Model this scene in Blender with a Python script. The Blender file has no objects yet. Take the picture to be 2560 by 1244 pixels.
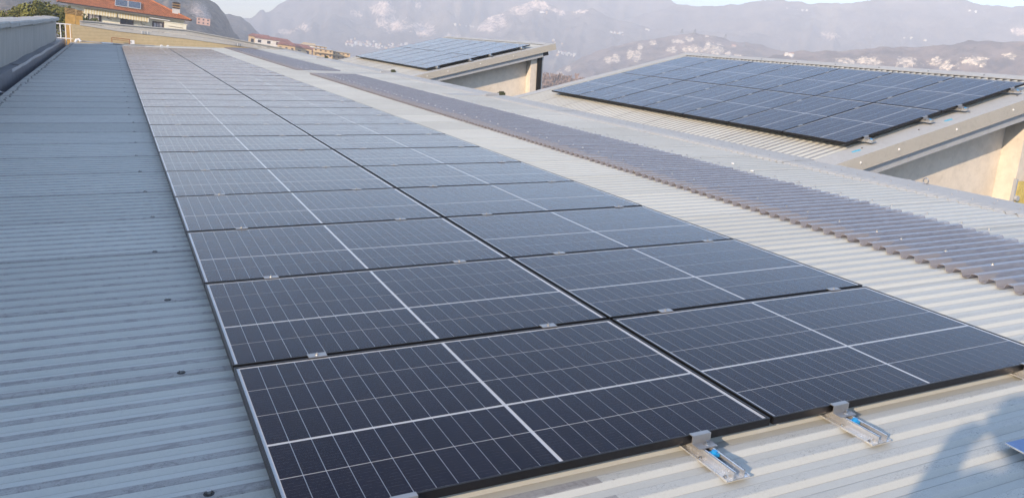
import bpy, math, random
from mathutils import Vector, Matrix, noise, Quaternion
from mathutils.bvhtree import BVHTree
random.seed(7)
R = math.radians
scene = bpy.context.scene
COL = scene.collection

# ------------------------------------------------------------------ camera
TILT = R(5.564)                       # the big roof rises to the right by this much
CAMP = Vector((-0.45818, -1.97455, 1.28981))
cam = bpy.data.cameras.new('camera'); camo = bpy.data.objects.new('camera', cam); COL.objects.link(camo)
_r = Vector((0.89034422, -0.4345495, 0.13584517)); _d = Vector((0.02298557, -0.2550892, -0.96664428)); _f = Vector((0.45470742, 0.86376862, -0.21712883))
_m = Matrix((_r, -_d, -_f)).transposed().to_4x4(); _m.translation = CAMP
camo.matrix_world = _m
cam.sensor_width = 36; cam.lens = 1997.8 / 2560 * 36
cam.clip_start = 0.03; cam.clip_end = 12000
scene.camera = camo

# ------------------------------------------------------------------ light
SUN_TRAVEL = Vector((1.039, 0.56, -0.352)).normalized()
el = math.asin(-SUN_TRAVEL.z); az = math.atan2(-SUN_TRAVEL.x, -SUN_TRAVEL.y)
world = bpy.data.worlds.new("World"); scene.world = world; world.use_nodes = True
wn = world.node_tree.nodes; wl = world.node_tree.links; wn.clear()
sky = wn.new('ShaderNodeTexSky'); sky.sky_type = 'NISHITA'; sky.sun_disc = False
sky.sun_elevation = el; sky.sun_rotation = az; sky.altitude = 300; sky.air_density = 1.0; sky.dust_density = .3; sky.ozone_density = 2.2
bg = wn.new('ShaderNodeBackground'); bg.inputs[1].default_value = 0.15
wo = wn.new('ShaderNodeOutputWorld'); wl.new(sky.outputs[0], bg.inputs[0]); wl.new(bg.outputs[0], wo.inputs[0])
sun = bpy.data.lights.new('sun', 'SUN'); sun.energy = 4.3; sun.angle = R(0.55); sun.color = (1.0, 0.77, 0.54)
suno = bpy.data.objects.new('sun', sun); COL.objects.link(suno)
suno.rotation_euler = SUN_TRAVEL.to_track_quat('-Z', 'Y').to_euler(); suno.location = (-20, -20, 30)
scene.view_settings.view_transform = 'Standard'; scene.view_settings.look = 'None'
scene.view_settings.exposure = 1.38; scene.view_settings.gamma = 1.0; scene.view_settings.use_curve_mapping = False
scene.render.engine = 'CYCLES'
cy = scene.cycles
cy.max_bounces = 6; cy.diffuse_bounces = 3; cy.glossy_bounces = 3; cy.transmission_bounces = 3; cy.transparent_max_bounces = 12; cy.volume_bounces = 1
cy.caustics_reflective = False; cy.caustics_refractive = False; cy.use_denoising = True
cy.sample_clamp_indirect = 6

# ------------------------------------------------------------------ frames of reference
def frame(angle, origin=(0, 0, 0)):
    m = Matrix.Rotation(-angle, 4, 'Y'); m.translation = Vector(origin); return m
ROOF = frame(TILT)                    # (u, v, w): u across the slope, v along the hall, w out of the sheets
CS = -0.062                           # crest of the corrugated sheets in that frame (panel faces are w = 0)
PITCH = 0.118; DEPTH = 0.0175

# ------------------------------------------------------------------ mesh helper
class MB:
    def __init__(s): s.v = []; s.f = []; s.mi = []
    def add(s, vs, fs, mi=0):
        o = len(s.v); s.v += [tuple(p) for p in vs]; s.f += [tuple(i + o for i in f) for f in fs]; s.mi += [mi] * len(fs); return s
    def box(s, a, b, mi=0, m=None):
        x0, y0, z0 = a; x1, y1, z1 = b
        vs = [Vector(p) for p in ((x0,y0,z0),(x1,y0,z0),(x1,y1,z0),(x0,y1,z0),(x0,y0,z1),(x1,y0,z1),(x1,y1,z1),(x0,y1,z1))]
        if m is not None: vs = [m @ p for p in vs]
        return s.add(vs, [(0,3,2,1),(4,5,6,7),(0,1,5,4),(1,2,6,5),(2,3,7,6),(3,0,4,7)], mi)
    def bar(s, p, q, w, h=None, mi=0, up=(0, 0, 1)):
        p = Vector(p); q = Vector(q); d = (q - p); L = d.length; d.normalize(); up = Vector(up)
        if abs(d.dot(up)) > .97: up = Vector((0, 1, 0))
        x = d.cross(up).normalized(); z = x.cross(d); h = w if h is None else h
        m = Matrix((x, d, z)).transposed().to_4x4(); m.translation = p
        return s.box((-w/2, 0, -h/2), (w/2, L, h/2), mi, m)
    def tube(s, pts, r, n=8, mi=0, caps=True):
        pts = [Vector(p) for p in pts]; rings = []; vs = []; fs = []
        for i, p in enumerate(pts):
            d = (pts[min(i+1, len(pts)-1)] - pts[max(i-1, 0)]).normalized()
            up = Vector((0, 0, 1)) if abs(d.z) < .9 else Vector((1, 0, 0))
            a = d.cross(up).normalized(); b = a.cross(d); rr = r[i] if isinstance(r, (list, tuple)) else r
            for k in range(n):
                t = 2*math.pi*k/n; vs.append(p + a*math.cos(t)*rr + b*math.sin(t)*rr)
        for i in range(len(pts)-1):
            for k in range(n):
                k2 = (k+1) % n; fs.append((i*n+k, i*n+k2, (i+1)*n+k2, (i+1)*n+k))
        if caps: fs.append(tuple(reversed(range(n)))); fs.append(tuple(range((len(pts)-1)*n, len(pts)*n)))
        return s.add(vs, fs, mi)
    def prism(s, prof, y0, y1, mi=0, m=None, closed=True, axis=1):
        """profile of (a, c) points extruded along axis (1: a->x, c->z along y; 0: a->y, c->z along x)"""
        n = len(prof); vs = []
        for y in (y0, y1):
            for a, c_ in prof:
                p = Vector((a, y, c_)) if axis == 1 else Vector((y, a, c_))
                vs.append(m @ p if m is not None else p)
        fs = []
        for i in range(n if closed else n-1):
            j = (i+1) % n; fs.append((i, j, n+j, n+i))
        if closed: fs.append(tuple(reversed(range(n)))); fs.append(tuple(range(n, 2*n)))
        return s.add(vs, fs, mi)
    def mesh(s, name, mats):
        me = bpy.data.meshes.new(name); me.from_pydata(s.v, [], s.f)
        for m_ in (mats if isinstance(mats, (list, tuple)) else [mats]): me.materials.append(m_)
        if any(s.mi): me.polygons.foreach_set('material_index', s.mi)
        me.update(); return me

def link(name, me, parent=None, m=None):
    o = bpy.data.objects.new(name, me); COL.objects.link(o)
    if parent is not None: o.parent = parent
    if m is not None: o.matrix_local = m
    return o
def tag(o, label=None, cat=None, group=None, kind=None):
    if label: o['label'] = label
    if cat: o['category'] = cat
    if group: o['group'] = group
    if kind: o['kind'] = kind
    return o
def empty(name, m, label=None, cat=None, group=None):
    o = bpy.data.objects.new(name, None); COL.objects.link(o)
    o.matrix_world = m if isinstance(m, Matrix) else Matrix.Translation(m)
    o.empty_display_size = .2
    return tag(o, label, cat, group)
def build(name, mb, mats, parent=None, m=None): return link(name, mb.mesh(name, mats), parent, m)

# ------------------------------------------------------------------ materials
class NT:
    def __init__(s, name):
        s.m = bpy.data.materials.new(name); s.m.use_nodes = True; s.t = s.m.node_tree; s.n = s.t.nodes; s.l = s.t.links
        s.n.clear(); s.out = s.n.new('ShaderNodeOutputMaterial')
    def new(s, k, **kw):
        n = s.n.new(k)
        for a, b in kw.items():
            if a.startswith('i_'): n.inputs[a[2:].replace('_', ' ')].default_value = b
            else: setattr(n, a, b)
        return n
    def math(s, op, a, b=None, c=None, clamp=False):
        n = s.n.new('ShaderNodeMath'); n.operation = op; n.use_clamp = clamp
        for i, x in enumerate((a, b, c)):
            if x is None: continue
            if isinstance(x, (int, float)): n.inputs[i].default_value = x
            else: s.l.new(x, n.inputs[i])
        return n.outputs[0]
    def ramp(s, fac, stops, interp='LINEAR'):
        n = s.n.new('ShaderNodeValToRGB'); r = n.color_ramp; r.interpolation = interp
        while len(r.elements) < len(stops): r.elements.new(0.5)
        for e, (p, c_) in zip(r.elements, stops):
            e.position = p; e.color = (c_, c_, c_, 1) if isinstance(c_, (int, float)) else (*c_, 1)
        s.l.new(fac, n.inputs[0]); return n.outputs[0]
    def mix(s, fac, a, b, mode='MIX'):
        n = s.n.new('ShaderNodeMix'); n.data_type = 'RGBA'; n.blend_type = mode; n.clamp_result = True
        for k, x in ((0, fac), (6, a), (7, b)):
            if isinstance(x, (int, float)): n.inputs[k].default_value = x
            elif isinstance(x, tuple): n.inputs[k].default_value = (*x, 1)
            else: s.l.new(x, n.inputs[k])
        return n.outputs[2]
    def noise(s, vec, scale, detail=4, rough=.55, dist=0):
        n = s.n.new('ShaderNodeTexNoise'); n.inputs['Scale'].default_value = scale; n.inputs['Detail'].default_value = detail
        n.inputs['Roughness'].default_value = rough; n.inputs['Distortion'].default_value = dist
        if vec is not None: s.l.new(vec, n.inputs['Vector'])
        return n.outputs['Fac']
    def coords(s, scale=(1, 1, 1), rnd=False):
        tc = s.n.new('ShaderNodeTexCoord'); mp = s.n.new('ShaderNodeMapping'); mp.inputs['Scale'].default_value = scale
        s.l.new(tc.outputs['Object'], mp.inputs['Vector'])
        if rnd:
            oi = s.n.new('ShaderNodeObjectInfo'); va = s.n.new('ShaderNodeVectorMath'); va.operation = 'MULTIPLY_ADD'
            va.inputs[1].default_value = (37, 53, 71)
            cmb = s.n.new('ShaderNodeCombineXYZ')
            for i in range(3): s.l.new(oi.outputs['Random'], cmb.inputs[i])
            s.l.new(cmb.outputs[0], va.inputs[0]); s.l.new(mp.outputs[0], va.inputs[2]); return va.outputs[0], tc.outputs['Object'], oi.outputs['Random']
        return mp.outputs[0], tc.outputs['Object'], None
    def principled(s, color, rough=.5, metal=0, spec=.5, bump=None, bstr=.3, bdist=.01, coat=0):
        p = s.n.new('ShaderNodeBsdfPrincipled'); p.inputs['Metallic'].default_value = metal; p.inputs['Specular IOR Level'].default_value = spec
        if coat: p.inputs['Coat Weight'].default_value = coat; p.inputs['Coat Roughness'].default_value = .1
        if isinstance(color, tuple): p.inputs['Base Color'].default_value = (*color, 1)
        else: s.l.new(color, p.inputs['Base Color'])
        if isinstance(rough, (int, float)): p.inputs['Roughness'].default_value = rough
        else: s.l.new(rough, p.inputs['Roughness'])
        if bump is not None:
            b = s.n.new('ShaderNodeBump'); b.inputs['Strength'].default_value = bstr; b.inputs['Distance'].default_value = bdist
            s.l.new(bump, b.inputs['Height']); s.l.new(b.outputs[0], p.inputs['Normal'])
        return p.outputs[0]
    def done(s, sh): s.l.new(sh, s.out.inputs['Surface']); return s.m

def plain(name, col, rough=.6, metal=0, var=.12, scale=6, spec=.5, bstr=.15, bdist=.004, rnd=False):
    t = NT(name); v, _, _ = t.coords(rnd=rnd); n1 = t.noise(v, scale, 6, .6); n2 = t.noise(v, scale*9, 3)
    f = t.math('ADD', t.math('MULTIPLY', n1, .7), t.math('MULTIPLY', n2, .3))
    dark = tuple(c_*(1-var*2) for c_ in col); light = tuple(min(1, c_*(1+var)) for c_ in col)
    return t.done(t.principled(t.ramp(f, [(.3, dark), (.7, light)]), rough, metal, spec, n2, bstr, bdist))

def sheet_material():
    t = NT('painted_corrugated_steel')
    v, ob, rnd = t.coords((.6, 8, 8), rnd=True)
    sx = t.new('ShaderNodeSeparateXYZ'); t.l.new(ob, sx.inputs[0])
    crest = t.math('GREATER_THAN', sx.outputs['Z'], -.0015)
    streak = t.noise(v, 6, 6, .7, .6)
    v2, _, _ = t.coords((1, 1, 1), rnd=True)
    big = t.noise(v2, .9, 4, .6)
    mid = t.noise(v2, 14, 6, .72, 1.2)
    fine = t.noise(v2, 90, 3, .6)
    base = t.mix(big, (.530, .545, .505), (.590, .600, .555))
    base = t.mix(t.math('MULTIPLY', fine, .35), base, (.40, .40, .38))
    # dirt trodden and washed onto the crests
    d1 = t.ramp(streak, [(.42, 0), (.66, 1)])
    d2 = t.ramp(mid, [(.50, 0), (.62, 1)])
    side = t.math('ADD', .15, t.math('MULTIPLY', t.math('LESS_THAN', sx.outputs['X'], 1.0), .85))
    dirt = t.math('MULTIPLY', t.math('MULTIPLY', crest, side), t.math('ADD', .62, t.math('ADD', t.math('MULTIPLY', d1, .30), t.math('MULTIPLY', d2, .30))))
    base = t.mix(dirt, base, (.26, .25, .245))
    # scuffs: thin dark flakes
    v3, _, _ = t.coords((9, 26, 10), rnd=True)
    sc = t.noise(v3, 5, 5, .75, 2.5)
    sm = t.math('MULTIPLY', t.math('MULTIPLY', t.ramp(sc, [(.575, 0), (.61, 1)]), t.math('ADD', .15, t.math('MULTIPLY', crest, .85))), t.ramp(t.noise(v2, 2.2, 3, .6), [(.40, 0), (.54, 1)]))
    base = t.mix(t.math('MULTIPLY', sm, .85), base, (.12, .115, .11))
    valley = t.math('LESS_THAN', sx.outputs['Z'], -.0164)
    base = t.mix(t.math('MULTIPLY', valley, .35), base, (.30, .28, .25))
    tone = t.math('ADD', .86, t.math('MULTIPLY', rnd, .14)); cmb = t.new('ShaderNodeCombineColor'); [t.l.new(tone, cmb.inputs[i]) for i in range(3)]
    base = t.mix(1.0, base, cmb.outputs[0], 'MULTIPLY')
    rough = t.math('ADD', .42, t.math('MULTIPLY', mid, .25))
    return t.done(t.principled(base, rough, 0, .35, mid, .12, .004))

def flat_metal(name, col, rough=.45, rnd=True, stain=.25):
    t = NT(name); v, _, _ = t.coords(rnd=rnd); big = t.noise(v, 1.3, 5, .65); mid = t.noise(v, 11, 5, .7, 1.0)
    st = t.math('MULTIPLY', t.ramp(mid, [(.5, 0), (.68, 1)]), stain)
    base = t.mix(big, tuple(c_*.9 for c_ in col), tuple(min(1, c_*1.06) for c_ in col)); base = t.mix(st, base, tuple(c_*.5 for c_ in col))
    return t.done(t.principled(base, rough, 0, .22, mid, .1, .004))

def aluminium(name='bare_aluminium', col=(.78, .78, .77), rough=.28):
    t = NT(name); v, _, _ = t.coords((3, 14, 14), rnd=True); n = t.noise(v, 2, 2)
    return t.done(t.principled(t.ramp(n, [(.3, tuple(c_*.85 for c_ in col)), (.7, col)]), t.math('ADD', rough-.08, t.math('MULTIPLY', n, .12)), .72, .5))

def cell_material():
    t = NT('silicon_cell')
    tc = t.new('ShaderNodeTexCoord'); sx = t.new('ShaderNodeSeparateXYZ'); t.l.new(tc.outputs['Object'], sx.inputs[0])
    oi = t.new('ShaderNodeObjectInfo')
    # bus wires: thin bright lines along the long side of the module, one every 17 mm
    y = t.math('FRACT', t.math('MULTIPLY', sx.outputs['Y'], 1/.0177))
    wire = t.math('LESS_THAN', y, .05)
    v, _, _ = t.coords((1, 1, 1), rnd=True); n = t.noise(v, 60, 3)
    gap = t.math('GREATER_THAN', t.noise(v, 130, 2), .50)
    base = t.mix(t.math('ADD', t.math('MULTIPLY', n, .6), t.math('MULTIPLY', oi.outputs['Random'], .4)), (.0050, .0048, .012), (.009, .009, .021))
    base = t.mix(t.math('MULTIPLY', t.math('MULTIPLY', wire, gap), .5), base, (.22, .22, .25))
    return t.done(t.principled(base, .6, 0, .04))

def pane_material():
    t = NT('dusty_module_glass')
    v, _, _ = t.coords((1, 1, 1), rnd=True)
    dust = t.noise(v, 3.0, 5, .6); spots = t.noise(v, 34, 4, .7); run = t.noise(v, 9, 4, .7, 1.0)
    tr = t.new('ShaderNodeBsdfTransparent'); gl = t.new('ShaderNodeBsdfAnisotropic') if False else t.new('ShaderNodeBsdfGlossy')
    gl.inputs['Roughness'].default_value = .11; gl.inputs['Color'].default_value = (.96, .97, .98, 1)
    ge = t.new('ShaderNodeNewGeometry'); dt = t.new('ShaderNodeVectorMath', operation='DOT_PRODUCT'); t.l.new(ge.outputs['Normal'], dt.inputs[0]); t.l.new(ge.outputs['Incoming'], dt.inputs[1])
    cosi = t.math('ABSOLUTE', dt.outputs['Value'])          # thin pane: the same from both sides
    fr = t.math('ADD', .006, t.math('MULTIPLY', .86, t.math('POWER', t.math('SUBTRACT', 1, cosi), 5.2)))
    df = t.new('ShaderNodeBsdfDiffuse'); df.inputs['Color'].default_value = (.40, .36, .35, 1)
    m1 = t.new('ShaderNodeMixShader'); t.l.new(fr, m1.inputs[0]); t.l.new(tr.outputs[0], m1.inputs[1]); t.l.new(gl.outputs[0], m1.inputs[2])
    amt = t.math('ADD', .0004, t.math('MULTIPLY', dust, .006))
    amt = t.math('ADD', amt, t.math('MULTIPLY', t.ramp(spots, [(.70, 0), (.76, 1)]), .10))
    amt = t.math('ADD', amt, t.math('MULTIPLY', t.ramp(run, [(.6, 0), (.75, 1)]), .012))
    amt = t.math('DIVIDE', amt, t.math('POWER', t.math('MAXIMUM', cosi, .06), 1.7), clamp=True)      # a film of dust covers more of what lies behind it the flatter one looks along it
    m2 = t.new('ShaderNodeMixShader'); t.l.new(amt, m2.inputs[0]); t.l.new(m1.outputs[0], m2.inputs[1]); t.l.new(df.outputs[0], m2.inputs[2])
    return t.done(m2.outputs[0])

def concrete(name, col, streak=True, stain=.5, boards=0.0):
    t = NT(name); v, _, _ = t.coords((1, 1, .12) if streak else (1, 1, 1)); a = t.noise(v, 7, 7, .7, .4)
    v2, ob, _ = t.coords(); b = t.noise(v2, 1.2, 5, .6); c_ = t.noise(v2, 45, 4, .7)
    base = t.mix(b, tuple(x*.82 for x in col), tuple(min(1, x*1.1) for x in col))
    base = t.mix(t.math('MULTIPLY', t.ramp(a, [(.42, 0), (.7, 1)]), stain), base, tuple(x*.45 for x in col))
    base = t.mix(t.math('MULTIPLY', t.ramp(c_, [(.60, 0), (.75, 1)]), .45), base, tuple(x*.35 for x in col))
    h = c_
    if boards:
        sx = t.new('ShaderNodeSeparateXYZ'); t.l.new(ob, sx.inputs[0])
        fr = t.math('FRACT', t.math('MULTIPLY', sx.outputs['Z'], 1/boards)); ln = t.math('LESS_THAN', fr, .12)
        base = t.mix(t.math('MULTIPLY', ln, .30), base, tuple(x*.5 for x in col))
        h = t.math('SUBTRACT', c_, ln)
    return t.done(t.principled(base, .85, 0, .2, h, .5, .006))

def translucent_material():
    t = NT('smoked_polycarbonate'); v, ob, _ = t.coords((2, 14, 14), rnd=True); a = t.noise(v, 5, 5, .7)
    tr = t.new('ShaderNodeBsdfTransparent'); tr.inputs[0].default_value = (.84, .77, .73, 1)
    sx = t.new('ShaderNodeSeparateXYZ'); t.l.new(ob, sx.inputs[0])
    lapm = t.math('LESS_THAN', t.math('ADD', sx.outputs['X'], t.math('MULTIPLY', t.math('SUBTRACT', t.noise(v, 1.2, 2), .5), .30)), 4.80)
    p = t.principled(t.mix(t.math('MULTIPLY', lapm, .65), t.ramp(a, [(.3, (.19, .205, .255)), (.75, (.33, .35, .41))]), (.36, .32, .30)), .16, 0, .9)
    m = t.new('ShaderNodeMixShader'); m.inputs[0].default_value = .66; t.l.new(tr.outputs[0], m.inputs[1]); t.l.new(p, m.inputs[2])
    return t.done(m.outputs[0])

def land_material(name, ca, cb, cc, scale=1.0, rockc=(.46, .41, .35)):
    """winter woodland ca..cb with fields cc; bare rock where the 'rock' attribute of the terrain says so"""
    t = NT(name); tc = t.new('ShaderNodeTexCoord'); mp = t.new('ShaderNodeMapping'); mp.inputs['Scale'].default_value = (scale,)*3
    t.l.new(tc.outputs['Object'], mp.inputs[0]); v = mp.outputs[0]
    a = t.noise(v, .004, 8, .65); b = t.noise(v, .03, 7, .75); c_ = t.noise(v, .010, 5, .6)
    base = t.mix(t.ramp(b, [(.40, 0), (.60, 1)]), ca, cb); base = t.mix(t.ramp(a, [(.56, 0), (.64, 1)]), base, cc)
    at = t.new('ShaderNodeAttribute'); at.attribute_name = 'rock'
    mp2 = t.new('ShaderNodeMapping'); mp2.inputs['Scale'].default_value = (scale*1.6, scale*1.6, scale*.9); t.l.new(tc.outputs['Object'], mp2.inputs[0])
    rn = t.math('ADD', t.math('MULTIPLY', t.noise(mp2.outputs[0], .035, 8, .75, 1.2), .5), t.math('MULTIPLY', t.noise(mp2.outputs[0], .13, 6, .75, .5), .5))
    rf = t.ramp(t.math('ADD', at.outputs['Fac'], t.math('MULTIPLY', t.math('SUBTRACT', rn, .5), 6.0)), [(.60, 0), (.80, 1)])
    rcol = t.mix(t.ramp(t.noise(mp2.outputs[0], .12, 6, .8), [(.42, 0), (.58, 1)]), tuple(x*.28 for x in rockc), tuple(min(1, x*1.45) for x in rockc))
    base = t.mix(rf, base, rcol)
    return t.done(t.principled(base, .95, 0, .1, b, .8, 6.0/scale))

M = {}
M['sheet'] = sheet_material()
M['flash'] = flat_metal('painted_flashing', (.45, .45, .43), .6)
M['fascia'] = flat_metal('fascia_steel', (.46, .44, .39), .5)
M['galv'] = flat_metal('galvanised_trim', (.42, .44, .46), .35)
M['alu'] = aluminium()
M['alu_dull'] = aluminium('dull_aluminium', (.42, .42, .42), .45)
M['frame'] = plain('anodised_black_frame', (.050, .048, .050), .42, .9, .1, 30, .3)
M['backsheet'] = plain('white_backsheet', (.60, .60, .59), .6, 0, .05, 40)
M['cell'] = cell_material(); M['pane'] = pane_material()
M['rubber'] = plain('black_washer_rubber', (.015, .015, .017), .6)
M['steel'] = plain('screw_head_steel', (.45, .45, .45), .3, 1)
M['concrete_grey'] = concrete('weathered_grey_concrete', (.46, .445, .41), True, .5)
M['concrete_cap'] = concrete('lichen_grey_coping', (.50, .49, .46), False, .45)
M['concrete_yellow'] = concrete('yellowish_board_marked_concrete', (.52, .43, .27), False, .25, .14)
M['plaster'] = concrete('cream_plaster', (.74, .68, .59), False, .28)
M['beam'] = concrete('grey_beam_concrete', (.33, .32, .29), False, .35)
M['poly'] = translucent_material()
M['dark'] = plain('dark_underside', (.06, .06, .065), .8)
M['void'] = plain('dark_interior_sheet', (.17, .18, .22), .8)  # dark tint stands for the shade inside the hall
M['gutter'] = plain('dark_blue_grey_gutter', (.10, .115, .15), .45, 0, .2, 3)
M['white'] = plain('white_plastic', (.78, .78, .77), .4, 0, .05)
M['rust'] = plain('rusty_steel', (.33, .13, .05), .8, 0, .35, 20)
M['blue_film'] = plain('blue_film', (.10, .20, .42), .3, 0, .1, 30)
M['blue_nut'] = plain('bright_blue_nylon', (.02, .30, .62), .35)
M['blue_mark'] = plain('blue_marker_paint', (.12, .52, .70), .6, 0, .3, 60)
M['chimney'] = plain('ochre_chimney_plaster', (.55, .34, .11), .85, 0, .15, 5)
M['chimney_cap'] = plain('ochre_clay_cap', (.45, .30, .14), .85, 0, .3, 14)
M['void_black'] = plain('deep_opening', (.012, .012, .012), .9)
M['tile'] = plain('terracotta_tile', (.47, .175, .075), .8, 0, .28, 1.6, .3, .2, .01, True)
M['villa_wall'] = plain('cream_render', (.84, .81, .66), .85, 0, .05, 3)
M['villa_trim'] = plain('pale_trim', (.62, .62, .60), .6)
M['brown'] = plain('dark_brown_gutter', (.07, .045, .035), .5)
M['awning'] = plain('pale_yellow_awning', (.68, .56, .28), .8, 0, .05)
M['awning_white'] = plain('cream_awning_stripe', (.76, .72, .58), .8, 0, .05)
M['window'] = plain('dark_window_glass', (.03, .03, .045), .1, 0, .2, 2, .8)
M['curtain'] = plain('pale_curtain', (.42, .42, .46), .8, 0, .2, 4)
M['collector'] = plain('collector_glass', (.07, .085, .11), .08, 0, .2, 2, .8)
M['bark'] = plain('grey_bark', (.15, .12, .10), .9, 0, .2, 4)
M['leaf'] = plain('olive_green_needles', (.19, .19, .045), .7, 0, .35, 1.2, .3, .1, .01, True)
M['leaf_dark'] = plain('dark_conifer_needles', (.025, .035, .018), .8, 0, .3, 1)
M['twig'] = plain('bare_twigs', (.30, .21, .17), .9, 0, .3, .4)
M['white_wall'] = plain('white_house_render', (.72, .70, .66), .9, 0, .05, .5)
M['pink_wall'] = plain('pink_house_render', (.60, .38, .30), .9, 0, .05, .5)
M['ochre_wall'] = plain('ochre_apartment_render', (.62, .46, .26), .9, 0, .06, .3)
M['red_roof'] = plain('weathered_red_roof', (.34, .14, .10), .9, 0, .25, .4)
M['yellow_board'] = plain('yellow_painted_board', (.62, .50, .16), .7, 0, .15, 12)
M['jacket'] = plain('navy_work_jacket', (.03, .04, .07), .8)
M['trousers'] = plain('grey_work_trousers', (.10, .10, .10), .9)
M['skin'] = plain('skin', (.48, .29, .21), .6, 0, .05)
M['moss'] = plain('moss', (.07, .075, .03), .95, 0, .4, 20)

# ================================================================== LAND
def az_pos(a, dist, z=0.0): return Vector((CAMP.x + math.sin(R(a))*dist, CAMP.y + math.cos(R(a))*dist, z))
def interp(pts, a):
    if a <= pts[0][0]: return pts[0][1]
    for (a0, e0), (a1, e1) in zip(pts, pts[1:]):
        if a <= a1: return e0 + (e1-e0)*(a-a0)/(a1-a0)
    return pts[-1][1]
TERRAIN = []
def mountain(name, crest, D, D2, foot_z, mat, rocks=(), cols=240, rows=56, amp=12., fine=3., curve=.85, seed=0):
    a0, a1 = crest[0][0], crest[-1][0]; vs = []; rk = []
    for j in range(-8, rows+1):
        for i in range(cols+1):
            a = a0 + (a1-a0)*i/cols; e = interp(crest, a)
            zc = CAMP.z + math.tan(R(e))*D
            if j < 0:
                t = -j/8; dist = D*(1+.28*t); z = zc + (foot_z-zc)*t**1.2; tt = 0
            else:
                t = j/rows; dist = D + (D2-D)*t**1.15; z = zc + (foot_z-zc)*t**curve; tt = t
            p = az_pos(a, dist, z)
            q = Vector((p.x, p.y, p.z*1.2 + seed*997))/D
            sh = math.sin(math.pi*min(1, tt*1.05)) if j >= 0 else math.sin(math.pi*min(1., t))*.7
            n = noise.fractal(q*9, .9, 2.1, 6) ; rg = abs(noise.noise(Vector((a*.9+seed, t*1.3, seed))))
            z += (n*amp - rg*amp*.9)*(.08 + .92*sh) + noise.noise(q*70)*fine*.6 + noise.noise(q*160)*fine*.4
            # how rocky: ragged patches
            ev = math.degrees(math.atan2(z-CAMP.z, dist)); r_ = 0.
            if j >= 0:
                for (ra, re, wa, we) in rocks:
                    d = math.hypot((a-ra)/wa, (ev-re)/we)
                    r_ = max(r_, 1.75 - d*1.15)
            rk.append(max(0., min(1.2, r_)))
            if r_ > .35: dist2 = dist - fine*1.6*abs(noise.noise(q*90)); p = az_pos(a, dist2, z)
            vs.append((p.x, p.y, z))
    W_ = cols+1; n_rows = rows+9
    fs = [(r*W_+i, r*W_+i+1, (r+1)*W_+i+1, (r+1)*W_+i) for r in range(n_rows-1) for i in range(cols)]
    fs = [tuple(reversed(f)) for f in fs]
    me = bpy.data.meshes.new(name); me.from_pydata(vs, [], fs); me.materials.append(mat)
    at = me.attributes.new('rock', 'FLOAT', 'POINT'); at.data.foreach_set('value', rk)
    me.polygons.foreach_set('use_smooth', [True]*len(fs)); me.update()
    o = link(name, me); tag(o, kind='structure')
    TERRAIN.append((BVHTree.FromPolygons([Vector(v) for v in vs], fs), o))
    return o

L_far = land_material('far_mountain_woods', (.065, .055, .055), (.165, .14, .125), (.21, .18, .14), .55, (.62, .50, .42))
L_mid = land_material('cliff_hill_woods', (.065, .046, .042), (.23, .165, .13), (.24, .19, .15), .85, (.66, .54, .40))
L_near = land_material('near_hill_woods', (.025, .027, .027), (.16, .135, .115), (.19, .155, .12), 6.0, (.46, .38, .33))
L_brush = land_material('dry_brush_land', (.22, .15, .11), (.34, .25, .18), (.36, .27, .19), 5)

mountain('far_mountain', [(-14, .4), (3, .4), (7.5, .5), (9.5, 1.6), (11.5, 3.3), (14, 5.5), (17.45, 7.05), (25.5, 7.72), (31.03, 7.41), (33.87, 6.73), (35.94, 6.05), (36.46, 5.81), (37.28, 5.75), (39.11, 5.2), (44, 3.5)],
         2350, 1650, -26, L_far, [(16.68, 2.77, .8, .57), (17.59, 1.84, 1.02, .48), (19.51, 1.77, .95, .42), (14.99, 2.18, .43, .21), (21.37, 1.22, .22, .59), (22.04, 1.45, .38, .37), (19.07, 3.3, .27, .21), (11.69, .78, .51, .21), (10.55, .36, .56, .2)], 320, 80, 60, 8, seed=1)
mountain('plateau_mountain', [(30.5, 3.2), (33.19, 4.3), (35.24, 5.08), (36.49, 5.65), (37.28, 5.75), (39.36, 5.99), (40.62, 6.26), (41.86, 6.55), (42.71, 6.77), (43.85, 6.76), (45.6, 6.79), (47.03, 6.96), (47.95, 7.17), (49.06, 7.49), (51.31, 7.76), (53.1, 7.75), (53.77, 7.67), (54.66, 7.56), (55.73, 7.51), (56.54, 7.59), (56.92, 7.71), (59.61, 7.9), (63.95, 7.8), (72, 7.5), (90, 6.5)],
         2150, 1450, -26, L_far, [(46.62, 4.88, .53, .25), (57, 6.2, .5, .2)], 320, 80, 50, 7, .9, seed=2)
mountain('cliff_spur', [(19.4, -.3), (20.63, .44), (21.9, 1.43), (23.05, 2.27), (23.91, 3.19), (24.95, 3.74), (25.97, 4.35), (27.15, 4.88), (27.86, 4.72), (28.75, 4.36), (29.85, 4.45), (30.9, 4.8), (32.36, 4.32), (35.42, 4.05), (38.64, 4.19), (42, 4.5), (46, 4.0)],
         1950, 1350, -26, L_far, [(27.19, 4.57, .95, .42), (26.01, 4.0, .76, .42), (24.48, 3.0, .82, .48), (23.85, 2.5, .68, .26), (28.74, 4.3, .6, .2), (29.82, 4.5, .49, .22), (30.3, 4.6, .38, .21)], 260, 70, 34, 6, .9, seed=3)
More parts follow.
